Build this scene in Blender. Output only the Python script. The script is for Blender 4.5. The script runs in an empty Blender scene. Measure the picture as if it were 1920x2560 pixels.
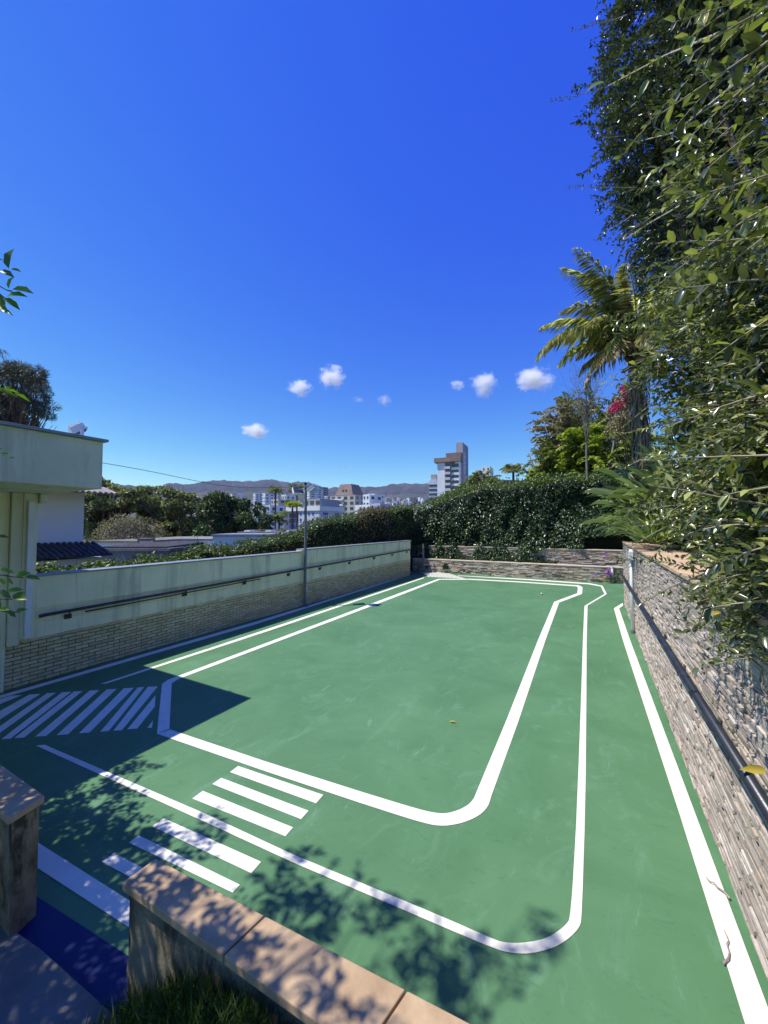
import bpy, math, random
import numpy as np
from mathutils import Vector, Matrix
random.seed(7); rng = np.random.default_rng(7)
S = bpy.context.scene
COL = S.collection
pi = math.pi
# ------------------------------------------------------------------ camera
FOC, CAMH = 961.0, 2.6
YAW = math.atan2(525, 961); PIT = math.atan(35/961)
cam = bpy.data.cameras.new('camera'); cam.sensor_fit = 'HORIZONTAL'; cam.sensor_width = 36
cam.lens = 36*FOC/1920; cam.clip_start = 0.05; cam.clip_end = 60000
co = bpy.data.objects.new('camera', cam); COL.objects.link(co)
co.location = (0, 0, CAMH); co.rotation_euler = (pi/2+PIT, 0, YAW); S.camera = co
# ------------------------------------------------------------------ sky and sun
SUNV = Vector((-0.43, -0.32, 1.0)).normalized()
ELEV = math.asin(SUNV.z)
w = bpy.data.worlds.new('World'); S.world = w; w.use_nodes = True
nt = w.node_tree; nt.nodes.clear()
sky = nt.nodes.new('ShaderNodeTexSky'); sky.sky_type = 'NISHITA'; sky.sun_disc = False
sky.sun_elevation = ELEV; sky.sun_rotation = math.atan2(SUNV.x, SUNV.y)
sky.altitude = 900; sky.air_density = 1.0; sky.dust_density = 0.2; sky.ozone_density = 4.0
sep = nt.nodes.new('ShaderNodeSeparateColor'); cmb = nt.nodes.new('ShaderNodeCombineColor')
bg = nt.nodes.new('ShaderNodeBackground'); bg.inputs[1].default_value = 0.09
wo = nt.nodes.new('ShaderNodeOutputWorld')
nt.links.new(sky.outputs[0], sep.inputs[0])
for i_, (ga_, mu_) in enumerate([(2.25, .28), (1.66, .59), (.27, 6.0)]):      # deeper, more saturated blue overall
    pw = nt.nodes.new('ShaderNodeMath'); pw.operation = 'POWER'; pw.inputs[1].default_value = ga_
    ml = nt.nodes.new('ShaderNodeMath'); ml.operation = 'MULTIPLY'; ml.inputs[1].default_value = mu_
    nt.links.new(sep.outputs[i_], pw.inputs[0]); nt.links.new(pw.outputs[0], ml.inputs[0]); nt.links.new(ml.outputs[0], cmb.inputs[i_])
nt.links.new(cmb.outputs[0], bg.inputs[0]); nt.links.new(bg.outputs[0], wo.inputs[0])
sl = bpy.data.lights.new('sun', 'SUN'); sl.energy = 5.0; sl.angle = math.radians(0.53); sl.color = (1, 0.965, 0.90)
so = bpy.data.objects.new('sun', sl); COL.objects.link(so)
so.rotation_euler = SUNV.to_track_quat('Z', 'Y').to_euler(); so.location = (-20, -15, 45)
S.view_settings.view_transform = 'Standard'; S.view_settings.look = 'None'
S.view_settings.exposure = 0.17; S.view_settings.gamma = 1.0; S.view_settings.use_curve_mapping = False
S.render.engine = 'CYCLES'
S.cycles.max_bounces = 8; S.cycles.diffuse_bounces = 3; S.cycles.glossy_bounces = 2; S.cycles.transmission_bounces = 3
S.cycles.volume_bounces = 8; S.cycles.use_denoising = True; S.cycles.use_adaptive_sampling = True
# ------------------------------------------------------------------ measuring helpers (survey of the place from the camera's position)
cy_, sy_ = math.cos(YAW), math.sin(YAW)
Fv = Vector((-sy_*math.cos(PIT), cy_*math.cos(PIT), math.sin(PIT))); Rv = Vector((cy_, sy_, 0)); Uv = Rv.cross(Fv)
C0 = Vector((0, 0, CAMH))
def ray(x, y): return Fv + Rv*((x-960)/FOC) + Uv*((1280-y)/FOC)
def gz(x, y, z=0.0):
    r = ray(x, y); return C0 + r*((z-CAMH)/r.z)
def gx(x, y, X):
    r = ray(x, y); return C0 + r*(X/r.x)
def gy(x, y, Y):
    r = ray(x, y); return C0 + r*(Y/r.y)
def gd(x, y, Z): return C0 + ray(x, y)*Z
def zoomf(ox, oy, s): return lambda x, y: (ox+x/s, oy+y/s)
ZA = zoomf(1000, 1400, 2.765); ZB = zoomf(300, 1400, 2.07375); ZC = zoomf(1100, 1600, 2.765)
ZD = zoomf(1500, 1900, 3.352); ZE = zoomf(300, 1800, 2.765); Z7 = zoomf(0, 1500, 2.592)
ZG = zoomf(0, 2000, 1.8433); ZH = zoomf(0, 2100, 3.318)
# ------------------------------------------------------------------ object helpers
def link(o, parent=None, label=None, cat=None, group=None, kind=None):
    if o.name not in COL.objects: COL.objects.link(o)
    if parent is not None: o.parent = parent
    if label: o['label'] = label
    if cat: o['category'] = cat
    if group: o['group'] = group
    if kind: o['kind'] = kind
    return o
def thing(name, label, cat, loc=(0, 0, 0), rz=0.0, group=None):
    o = bpy.data.objects.new(name, None); o.empty_display_size = 0.2
    o.location = loc; o.rotation_euler = (0, 0, rz)
    return link(o, None, label, cat, group)
def mobj(name, me, mat, parent=None, loc=(0, 0, 0), rot=(0, 0, 0), **kw):
    o = bpy.data.objects.new(name, me); o.location = loc; o.rotation_euler = rot
    if mat is not None and me is not None and len(me.materials) == 0: me.materials.append(mat)
    return link(o, parent, **kw)
def npmesh(name, V, F, rnd=None, smooth=False):
    """V (n,3), F (m,k) same-size faces"""
    me = bpy.data.meshes.new(name); n = len(V); m, k = F.shape
    me.vertices.add(n); me.vertices.foreach_set('co', np.asarray(V, np.float32).ravel())
    me.loops.add(m*k); me.loops.foreach_set('vertex_index', np.asarray(F, np.int32).ravel())
    me.polygons.add(m); me.polygons.foreach_set('loop_start', np.arange(0, m*k, k, dtype=np.int32))
    me.polygons.foreach_set('loop_total', np.full(m, k, np.int32))
    if smooth: me.polygons.foreach_set('use_smooth', np.ones(m, bool))
    if rnd is not None:
        a = me.attributes.new('rnd', 'FLOAT', 'POINT'); a.data.foreach_set('value', np.asarray(rnd, np.float32))
    me.update(calc_edges=True); me.validate(); return me
class MB:
    def __init__(s): s.v = []; s.f = []; s.r = []; s.cr = 0.0
    def add(s, vs, fs):
        b = len(s.v); s.v += [tuple(v) for v in vs]; s.f += [tuple(i+b for i in f) for f in fs]; s.r += [s.cr]*len(vs); return s
    def box(s, x0, x1, y0, y1, z0, z1, M=None, j=0.0):
        vs = [Vector((x, y, z)) for z in (z0, z1) for y in (y0, y1) for x in (x0, x1)]
        if j: vs = [v+Vector((random.uniform(-j, j), random.uniform(-j, j), random.uniform(-j, j))) for v in vs]
        if M is not None: vs = [M @ v for v in vs]
        return s.add(vs, [(0, 2, 3, 1), (4, 5, 7, 6), (0, 1, 5, 4), (2, 6, 7, 3), (0, 4, 6, 2), (1, 3, 7, 5)])
    def prism(s, poly, z0, z1):
        n = len(poly); vs = [(p[0], p[1], z0) for p in poly]+[(p[0], p[1], z1) for p in poly]
        a = sum(poly[i][0]*poly[(i+1) % n][1]-poly[(i+1) % n][0]*poly[i][1] for i in range(n))
        fs = [tuple(range(n-1, -1, -1)), tuple(range(n, 2*n))]+[(i, (i+1) % n, n+(i+1) % n, n+i) for i in range(n)]
        if a < 0: fs = [tuple(reversed(f)) for f in fs]
        return s.add(vs, fs)
    def tube(s, pts, rad, n=6, cap=True):
        pts = [Vector(p) for p in pts]
        if not hasattr(rad, '__len__'): rad = [rad]*len(pts)
        vs = []; prev = None
        for i, p in enumerate(pts):
            d = (pts[min(i+1, len(pts)-1)]-pts[max(i-1, 0)]).normalized()
            a = d.orthogonal().normalized() if prev is None else (prev-d*prev.dot(d)).normalized()
            prev = a; b = d.cross(a)
            for k in range(n):
                t = 2*pi*k/n; vs.append(p+(a*math.cos(t)+b*math.sin(t))*rad[i])
        fs = []
        for i in range(len(pts)-1):
            for k in range(n):
                fs.append((i*n+k, i*n+(k+1) % n, (i+1)*n+(k+1) % n, (i+1)*n+k))
        if cap: fs += [tuple(range(n-1, -1, -1)), tuple(range((len(pts)-1)*n, len(pts)*n))]
        return s.add(vs, fs)
    def ball(s, c, r, sz=1.0, n=8, m=6):
        vs = []; fs = []; c = Vector(c)
        for i in range(m+1):
            t = pi*i/m
            for k in range(n):
                a = 2*pi*k/n; vs.append(c+Vector((math.sin(t)*math.cos(a)*r, math.sin(t)*math.sin(a)*r, math.cos(t)*r*sz)))
        for i in range(m):
            for k in range(n): fs.append((i*n+k, (i+1)*n+k, (i+1)*n+(k+1) % n, i*n+(k+1) % n))
        return s.add(vs, fs)
    def mesh(s, name='m', smooth=False, bevel=0):
        me = bpy.data.meshes.new(name); me.from_pydata(s.v, [], s.f)
        a = me.attributes.new('rnd', 'FLOAT', 'POINT'); a.data.foreach_set('value', np.asarray(s.r, np.float32))
        if smooth: me.polygons.foreach_set('use_smooth', np.ones(len(me.polygons), bool))
        me.update(); return me
    def obj(s, name, mat, parent=None, smooth=False, bevel=0, **kw):
        o = mobj(name, s.mesh(name, smooth), mat, parent, **kw)
        if bevel:
            m = o.modifiers.new('bevel', 'BEVEL'); m.width = bevel; m.segments = 2; m.limit_method = 'ANGLE'
        return o
# ------------------------------------------------------------------ materials
def srgb(r, g, b):
    f = lambda c: ((c/255+0.055)/1.055)**2.4 if c > 10 else c/255/12.92
    return (f(r), f(g), f(b), 1)
def lin(r, g, b): return (r, g, b, 1)
class NT:
    def __init__(s, name):
        s.m = bpy.data.materials.new(name); s.m.use_nodes = True; s.t = s.m.node_tree; s.t.nodes.clear()
        s.out = s.n('ShaderNodeOutputMaterial'); s.geo = None
    def n(s, ty, **kw):
        nd = s.t.nodes.new(ty)
        for k, v in kw.items(): setattr(nd, k, v)
        return nd
    def l(s, a, b): s.t.links.new(a, b)
    def pos(s, sc=(1, 1, 1)):
        if s.geo is None: s.geo = s.n('ShaderNodeNewGeometry')
        mp = s.n('ShaderNodeMapping'); mp.inputs['Scale'].default_value = sc; s.l(s.geo.outputs['Position'], mp.inputs[0]); return mp.outputs[0]
    def noise(s, scale, detail=4, rough=0.55, sc=(1, 1, 1), dist=0):
        nd = s.n('ShaderNodeTexNoise'); nd.inputs['Scale'].default_value = scale; nd.inputs['Detail'].default_value = detail
        nd.inputs['Roughness'].default_value = rough; nd.inputs['Distortion'].default_value = dist
        s.l(s.pos(sc), nd.inputs['Vector']); return nd.outputs['Fac']
    def ramp(s, fac, stops):
        r = s.n('ShaderNodeValToRGB'); e = r.color_ramp.elements
        while len(e) < len(stops): e.new(0.5)
        for i, (p, c) in enumerate(stops): e[i].position = p; e[i].color = c if len(c) == 4 else (*c, 1)
        s.l(fac, r.inputs[0]); return r.outputs[0]
    def mix(s, fac, a, b, blend='MIX'):
        m = s.n('ShaderNodeMix', data_type='RGBA', blend_type=blend)
        for sk, v in ((m.inputs[0], fac), (m.inputs[6], a), (m.inputs[7], b)):
            if hasattr(v, 'is_linked'): s.l(v, sk)
            else: sk.default_value = v
        return m.outputs[2]
    def math(s, op, a, b=0.0):
        m = s.n('ShaderNodeMath', operation=op)
        for sk, v in ((m.inputs[0], a), (m.inputs[1], b)):
            if hasattr(v, 'is_linked'): s.l(v, sk)
            else: sk.default_value = v
        return m.outputs[0]
    def bsdf(s, col, rough=0.8, spec=0.3, bump=None, bs=0.2, bd=0.01, metal=0.0):
        p = s.n('ShaderNodeBsdfPrincipled')
        for k, v in (('Base Color', col), ('Roughness', rough), ('Metallic', metal), ('Specular IOR Level', spec)):
            if hasattr(v, 'is_linked'): s.l(v, p.inputs[k])
            else: p.inputs[k].default_value = v
        if bump is not None:
            b = s.n('ShaderNodeBump'); b.inputs['Strength'].default_value = bs; b.inputs['Distance'].default_value = bd
            s.l(bump, b.inputs['Height']); s.l(b.outputs[0], p.inputs['Normal'])
        s.p = p; return p
    def done(s, sh=None):
        s.l((sh or s.p).outputs[0], s.out.inputs['Surface']); return s.m
    def rnd(s):
        a = s.n('ShaderNodeAttribute', attribute_name='rnd'); o = s.n('ShaderNodeObjectInfo')
        return s.math('FRACT', s.math('ADD', a.outputs['Fac'], o.outputs['Random']))
def simple(name, c1, c2=None, scale=3, rough=0.75, spec=0.3, bump=0.15, sc=(1, 1, 1), metal=0, bscale=None, bd=0.01):
    t = NT(name); c2 = c2 or c1
    f = t.noise(scale, 6, 0.6, sc); c = t.ramp(f, [(0.3, c1), (0.7, c2)])
    b = t.noise(bscale or scale*8, 4, 0.6, sc); t.bsdf(c, rough, spec, b, bump, bd, metal); return t.done()
def leafmat(name, c0, c1, c2, rough=0.38, trans=0.3, spec=0.5, tcol=None):
    t = NT(name); r = t.rnd()
    c = t.ramp(r, [(0.0, c0), (0.55, c1), (1.0, c2)])
    b = t.n('ShaderNodeBsdfTranslucent'); p = t.bsdf(c, rough, spec)
    t.l(t.mix(1.0, c, tcol or (1.3, 1.5, 0.5, 1), 'MULTIPLY'), b.inputs[0])
    m = t.n('ShaderNodeMixShader'); m.inputs[0].default_value = trans
    t.l(p.outputs[0], m.inputs[1]); t.l(b.outputs[0], m.inputs[2]); return t.done(m)

def court_mat():
    t = NT('court_paint')
    f = t.noise(0.7, 8, 0.65, (1, 1, 1), 0.6); c = t.ramp(f, [(0.32, lin(.076, .182, .078)), (0.66, lin(.108, .236, .108))])
    g = t.noise(2.6, 10, 0.75, (1, 0.6, 1), 1.0); c = t.mix(t.ramp(g, [(0.53, (0, 0, 0)), (0.72, (0.55, 0.55, 0.55))]), c, lin(.17, .32, .20))
    h = t.noise(9, 8, 0.8, (0.5, 1.5, 1), 1.5); c = t.mix(t.ramp(h, [(0.32, (.6, .6, .6)), (0.44, (0, 0, 0))]), c, lin(.05, .145, .075))
    s = t.noise(60, 3, 0.7); c = t.mix(t.ramp(s, [(0.70, (0, 0, 0)), (0.76, (.35, .35, .35))]), c, lin(.22, .38, .27))
    q = t.noise(3.0, 10, 0.8, (1.6, .35, 1), 2.0); c = t.mix(t.ramp(q, [(0.60, (0, 0, 0)), (0.66, (.5, .5, .5))]), c, lin(.19, .33, .23))
    b = t.math('ADD', t.noise(180, 3, 0.7), t.noise(25, 4, 0.6))
    t.bsdf(c, 0.62, 0.25, b, 0.25, 0.003)
    return t.done()
def paint_mat():
    t = NT('white_line_paint'); f = t.noise(5, 8, 0.7); c = t.ramp(f, [(0.3, lin(.73, .69, .58)), (0.6, lin(.84, .80, .67))])
    d = t.noise(40, 6, 0.8); c = t.mix(t.ramp(d, [(0.62, (0, 0, 0)), (0.74, (.75, .75, .75))]), c, lin(.40, .44, .38))
    t.bsdf(c, 0.6, 0.3, t.noise(180, 3), 0.2, 0.003); return t.done()
def cream_mat(name='cream_plaster', a=lin(.74, .71, .45), b=lin(.85, .81, .52), stain=lin(.38, .37, .27)):
    t = NT(name); f = t.noise(1.5, 6, 0.6); c = t.ramp(f, [(0.35, a), (0.65, b)])
    st = t.noise(2.2, 7, 0.65, (1, 1.6, 0.16), 0.3); c = t.mix(t.ramp(st, [(0.51, (0, 0, 0)), (0.70, (.75, .75, .75))]), c, stain)
    t.bsdf(c, 0.85, 0.2, t.noise(120, 4, 0.7), 0.25, 0.004); return t.done()
def stone_mat(name, cols, dirt=lin(.05, .045, .04), dirtlo=0.58, sc=(1, 1, 3)):
    t = NT(name); c = t.ramp(t.rnd(), cols)
    f = t.noise(14, 8, 0.7, sc); c = t.mix(t.ramp(f, [(0.25, (.5, .5, .5)), (0.6, (0, 0, 0))]), c, dirt)
    g = t.noise(0.9, 6, 0.65, (1, 1, 1)); c = t.mix(t.ramp(g, [(dirtlo, (0, 0, 0)), (dirtlo+0.15, (.55, .55, .55))]), c, dirt)
    t.bsdf(c, 0.85, 0.25, t.noise(50, 6, 0.7, (1, 1, 2.5)), 0.6, 0.012); return t.done()
M_court = court_mat(); M_paint = paint_mat(); M_cream = cream_mat()
M_creamdark = cream_mat('parapet_plaster', lin(.64, .62, .41), lin(.74, .71, .48), lin(.34, .33, .21))
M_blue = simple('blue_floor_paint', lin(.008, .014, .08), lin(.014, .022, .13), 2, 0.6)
M_brick = stone_mat('pale_brick', [(0, lin(.56, .45, .22)), (0.5, lin(.69, .57, .29)), (1, lin(.78, .67, .38))], lin(.28, .23, .13), 0.62, (1, 1, 1))
M_mortar = simple('brick_mortar', lin(.055, .05, .038), lin(.10, .09, .07), 20, 0.9)
M_ledge = stone_mat('ledge_stone', [(0, lin(.36, .30, .24)), (0.35, lin(.50, .42, .345)), (0.7, lin(.62, .54, .46)), (0.9, lin(.55, .43, .32)), (1, lin(.76, .69, .60))], lin(.12, .105, .095), 0.64)
M_ledge2 = stone_mat('terrace_stone', [(0, lin(.16, .12, .09)), (0.2, lin(.48, .40, .31)), (0.6, lin(.70, .62, .51)), (0.82, lin(.50, .33, .19)), (1, lin(.80, .73, .62))], lin(.05, .04, .035), 0.53)
M_gap = simple('stone_joint', lin(.045, .035, .028), lin(.08, .062, .05), 20, 0.95)
M_sand = simple('sandstone_coping', lin(.44, .28, .16), lin(.66, .47, .30), 4, 0.8, 0.25, 0.4, bd=0.004)
M_copdark = simple('worn_coping', lin(.37, .25, .14), lin(.60, .43, .25), 5, 0.75, 0.3, 0.4, bd=0.003)
def oldplaster():
    t = NT('old_stained_plaster'); f = t.noise(4, 8, 0.7, (1, 1, .6)); c = t.ramp(f, [(0.3, lin(.09, .068, .036)), (0.5, lin(.29, .24, .145)), (0.72, lin(.44, .39, .27))])
    g = t.noise(7, 8, 0.7, (1, 1, .25), 0.5); c = t.mix(t.ramp(g, [(0.52, (0, 0, 0)), (0.62, (.85, .85, .85))]), c, lin(.035, .03, .025))
    t.bsdf(c, 0.9, 0.2, t.noise(22, 8, 0.75), 0.7, 0.02); return t.done()
M_oldpl = oldplaster()
M_conc = simple('grey_concrete', lin(.14, .128, .108), lin(.24, .222, .19), 3, 0.85, 0.25, 0.3)
M_roofc = simple('weathered_roof', lin(.16, .15, .14), lin(.34, .32, .30), 0.6, 0.9)
M_white = simple('white_render', lin(.66, .67, .68), lin(.78, .79, .80), 0.5, 0.8)
M_whitehouse = simple('white_house_wall', lin(.74, .74, .72), lin(.84, .84, .82), 0.6, 0.8)
M_tile = simple('dark_roof_tile', lin(.045, .04, .045), lin(.10, .085, .08), 4, 0.7)
M_tilelt = simple('grey_roof_tile', lin(.22, .19, .17), lin(.36, .31, .27), 4, 0.75)
M_rail = simple('bronze_rail', lin(.025, .017, .013), lin(.05, .033, .024), 5, 0.4, 0.5)
M_blackm = simple('dark_metal', lin(.018, .02, .028), lin(.035, .04, .05), 6, 0.3, 0.5, 0.05)
M_metal = simple('grey_metal', lin(.10, .11, .12), lin(.16, .17, .18), 4, 0.45, 0.5, 0.05)
M_capm = simple('coping_metal', lin(.20, .23, .25), lin(.30, .33, .36), 4, 0.5, 0.5, 0.05)
M_wplastic = simple('white_plastic', lin(.66, .67, .69), lin(.74, .75, .77), 4, 0.4, 0.4, 0.05)
M_soil = simple('dark_soil', lin(.03, .022, .014), lin(.07, .05, .032), 6, 0.95, 0.2, 0.5)
M_bark = simple('bark', lin(.07, .05, .035), lin(.17, .13, .10), 9, 0.9, 0.2, 0.6, (1, 1, .3))
M_twig = simple('pale_twig', lin(.30, .25, .18), lin(.50, .44, .35), 9, 0.8, 0.2, 0.3)
M_glass = simple('dark_window_glass', lin(.02, .025, .035), lin(.05, .06, .08), 0.3, 0.15, 0.6, 0)
M_thatch = simple('dead_palm_skirt', lin(.10, .075, .055), lin(.34, .27, .20), 12, 0.9, 0.2, 0.5, (3, 3, .3))
M_core = simple('shrub_core', lin(.006, .010, .004), lin(.014, .02, .008), 3, 0.95)  # near-black fill: shade inside the foliage is put into the colour
L_shrub = leafmat('shrub_leaf', lin(.040, .055, .022), lin(.12, .145, .050), lin(.46, .48, .16), 0.25, 0.26, 1.0)
L_dark = leafmat('fig_leaf', lin(.020, .032, .012), lin(.042, .062, .020), lin(.13, .16, .05), 0.3, 0.2, 0.7)
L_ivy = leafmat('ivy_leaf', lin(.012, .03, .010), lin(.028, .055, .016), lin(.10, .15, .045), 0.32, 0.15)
L_hedge = leafmat('hedge_leaf', lin(.045, .075, .02), lin(.11, .16, .04), lin(.26, .32, .09), 0.4, 0.25)
L_brown = leafmat('dry_hedge_leaf', lin(.06, .06, .025), lin(.14, .115, .05), lin(.26, .20, .09), 0.6, 0.2)
L_yel = leafmat('yellow_green_frond', lin(.14, .20, .03), lin(.28, .35, .05), lin(.50, .52, .08), 0.4, 0.35)
L_mix = leafmat('mixed_green_frond', lin(.08, .11, .03), lin(.17, .21, .06), lin(.38, .36, .16), 0.45, 0.25)
L_bronze = leafmat('bronze_frond', lin(.12, .10, .055), lin(.26, .21, .13), lin(.48, .41, .28), 0.55, 0.25)
L_palm = leafmat('palm_leaflet', lin(.22, .24, .08), lin(.52, .47, .23), lin(.85, .78, .58), 0.42, 0.42)
L_palmdry = leafmat('dry_palm_leaflet', lin(.16, .13, .06), lin(.36, .29, .17), lin(.58, .48, .34), 0.5, 0.25)
L_strap = leafmat('paddle_leaf', lin(.10, .14, .06), lin(.20, .26, .12), lin(.36, .42, .22), 0.33, 0.2)
L_grass = leafmat('grass_blade', lin(.03, .07, .012), lin(.06, .13, .02), lin(.14, .20, .05), 0.5, 0.35)
L_dry = leafmat('bank_grass', lin(.12, .14, .06), lin(.26, .26, .14), lin(.42, .40, .26), 0.6, 0.3)
L_tree = leafmat('tree_leaf', lin(.09, .11, .04), lin(.22, .24, .09), lin(.44, .43, .19), 0.55, 0.25)
L_treed = leafmat('dark_tree_leaf', lin(.025, .048, .018), lin(.055, .09, .03), lin(.13, .19, .055), 0.45, 0.2)
L_pine = leafmat('pine_needle', lin(.035, .045, .028), lin(.06, .075, .04), lin(.11, .12, .065), 0.5, 0.1)
L_pink = leafmat('pink_bract', lin(.42, .015, .09), lin(.60, .03, .16), lin(.66, .10, .30), 0.6, 0.3, tcol=(1.2, .5, .8, 1))
L_purple = leafmat('purple_petal', lin(.38, .10, .50), lin(.55, .18, .62), lin(.72, .32, .75), 0.6, 0.3, tcol=(1.2, .6, 1.2, 1))
L_near = leafmat('citrus_leaf', lin(.06, .13, .015), lin(.11, .22, .02), lin(.20, .33, .04), 0.4, 0.4)
L_yellow = leafmat('yellow_leaf', lin(.42, .30, .03), lin(.55, .38, .05), lin(.62, .48, .10), 0.5, 0.35)
# ------------------------------------------------------------------ leaf makers
T4 = (np.array([(0, 0, 0), (.45, -.5, .13), (1, 0, -.05), (.45, .5, .13)]), np.array([(0, 1, 2), (0, 2, 3)]))
T8 = (np.array([(0, 0, 0), (.22, -.38, .10), (.22, 0, 0), (.22, .38, .10), (.62, -.44, .08), (.62, 0, -.03), (.62, .44, .08), (1, 0, -.14)]),
      np.array([(0, 1, 2), (0, 2, 3), (1, 4, 5), (1, 5, 2), (2, 5, 6), (2, 6, 3), (4, 7, 5), (5, 7, 6)]))
TB = (np.array([(0, -.5, 0), (0, .5, 0), (.5, -.42, .05), (.5, .42, .05), (1, 0, -.15)]), np.array([(0, 2, 1), (1, 2, 3), (2, 4, 3)]))
def nrm(a): return a/np.maximum(np.linalg.norm(a, axis=1, keepdims=True), 1e-9)
def leafarr(P, D, N, L, W, T=T4):
    P = np.asarray(P, float); D = nrm(np.asarray(D, float)); s = nrm(np.cross(D, N)); n = np.cross(s, D)
    L = np.broadcast_to(L, len(P)).reshape(-1, 1, 1); W = np.broadcast_to(W, len(P)).reshape(-1, 1, 1)
    tv, tf = T
    V = P[:, None, :]+D[:, None, :]*tv[None, :, 0:1]*L+s[:, None, :]*tv[None, :, 1:2]*W+n[:, None, :]*tv[None, :, 2:3]*L
    F = tf[None]+(np.arange(len(P))*len(tv))[:, None, None]
    return V.reshape(-1, 3), F.reshape(-1, 3), len(tv)
def leafmesh(name, P, D, N, L, W, T=T4, rnd=None):
    V, F, k = leafarr(P, D, N, L, W, T)
    if rnd is None: rnd = rng.random(len(P))**1.4*0.98
    return npmesh(name, V, F, np.repeat(rnd, k), smooth=(T is T8))
def rdir(n, bias=(0, 0, 0), s=1.0): return nrm(rng.normal(size=(n, 3))*s+np.array(bias))
def vnoise(P, seed=0, scale=1.0):
    """cheap smooth noise from summed sines, -1..1"""
    r = np.random.default_rng(seed); o = np.zeros(len(P))
    for i in range(7):
        k = r.normal(size=3)*scale*(1+i*0.45); o += np.sin(P@k+r.random()*6.28)/(1+i*0.3)
    return o/3.2
def blobs(centers, radii, n, shell=0.35):
    """points in the outer shells of ellipsoid clumps; returns P, outward normals"""
    c = np.asarray(centers, float); r = np.asarray(radii, float)
    if r.ndim == 1: r = np.repeat(r[:, None], 3, 1)
    vol = r.prod(1)**(2/3); idx = rng.choice(len(c), n, p=vol/vol.sum())
    d = rdir(n); rad = 1-shell*rng.random(n)**1.5
    lump = 1+0.16*vnoise(d*3+c[idx]*1.7, 5, 1.3)
    P = c[idx]+d*r[idx]*(rad*lump)[:, None]
    keep = np.ones(n, bool)
    for j in range(len(c)):
        q = ((P-c[j])/r[j]); keep &= ~(((q**2).sum(1) < 0.36) & (idx != j))
    return P[keep], d[keep]
def crown(name, centers, radii, n, L, mat, parent, droop=0.3, T=T4, wr=0.5, hole=0.0, up=0.5, **kw):
    P, d = blobs(centers, radii, n)
    if hole:
        k = vnoise(P, 11, hole) > -0.35; P, d = P[k], d[k]
    D = nrm(d*0.7+rng.normal(size=P.shape)*0.7+np.array((0, 0, -droop)))
    N = nrm(d*0.6+np.array((0, 0, up))+rng.normal(size=P.shape)*0.6)
    l = L*(0.6+0.8*rng.random(len(P)))
    return mobj(name, leafmesh(name, P, D, N, l, l*wr, T), mat, parent, kind='stuff', **kw)
def limbs(name, base, tops, r0, mat, parent, fork=0.45, n=6, wig=0.06):
    m = MB(); base = Vector(base)
    ctr = sum((Vector(t) for t in tops), Vector())/len(tops); fk = base+(ctr-base)*fork
    fk.x += random.uniform(-.1, .1)*r0*8
    H = (fk-base).length
    pts = [base, base.lerp(fk, .3)+Vector((random.uniform(-1, 1), random.uniform(-1, 1), 0))*wig*H, base.lerp(fk, .7)+Vector((random.uniform(-1, 1), random.uniform(-1, 1), 0))*wig*H, fk]
    m.tube(pts, [r0, r0*.82, r0*.7, r0*.6], n)
    for t in tops:
        t = Vector(t); L = (t-fk).length; a = fk.lerp(t, .35)+Vector((random.uniform(-1, 1), random.uniform(-1, 1), random.uniform(0, 1)))*L*.1
        b = fk.lerp(t, .7)+Vector((random.uniform(-1, 1), random.uniform(-1, 1), random.uniform(0, 1)))*L*.1
        m.tube([fk-Vector((0, 0, r0*.3)), a, b, t], [r0*.5, r0*.34, r0*.2, r0*.08], n-1)
        for k in range(3):
            e = b.lerp(t, random.random())+Vector((random.uniform(-1, 1), random.uniform(-1, 1), random.uniform(-.2, 1)))*min(L*.3, r0*3)
            m.tube([a.lerp(b, random.random()), e], [r0*.16, r0*.04], 4)
    return m.obj(name, mat, parent, smooth=True)
# ================================================================== GROUND AND TERRAIN
def terr_z(x, y):
    r = math.hypot(x, y)
    if r < 26: z = -0.6
    elif r < 110: z = -0.6-12.4*((r-26)/84)**1.2
    elif r < 900: z = -13+5*(r-110)/790
    else: z = -8+0.000014*(r-900)**2+0.030*(r-900)
    if r > 3600:
        z = min(z, -8+0.000014*2700**2+0.030*2700)
    return z
m = MB(); radii = [0, 8, 16, 26, 36, 50, 70, 90, 110, 150, 220, 320, 480, 700, 900, 1200, 1500, 1900, 2300, 2700, 3100, 3600, 4500, 6000, 9000, 14000, 24000]
NA = 72; vs = []
for i, r in enumerate(radii):
    for k in range(NA):
        a = 2*pi*k/NA; x, y = r*math.cos(a), r*math.sin(a)
        n = 0 if r < 300 else (math.sin(a*9+r*.003)+math.sin(a*17-r*.002))*r*.0022
        vs.append((x, y, terr_z(x, y)+(n if r < 3600 else n*.5)))
fs = [(i*NA+k, (i+1)*NA+k, (i+1)*NA+(k+1) % NA, i*NA+(k+1) % NA) for i in range(len(radii)-1) for k in range(NA)]
m.add(vs, fs)
M_terr = simple('dry_hillside', lin(.05, .06, .03), lin(.12, .11, .075), .004, 0.95, 0.1, 0.2)
m.obj('ground', M_terr, smooth=True, kind='structure')
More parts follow.
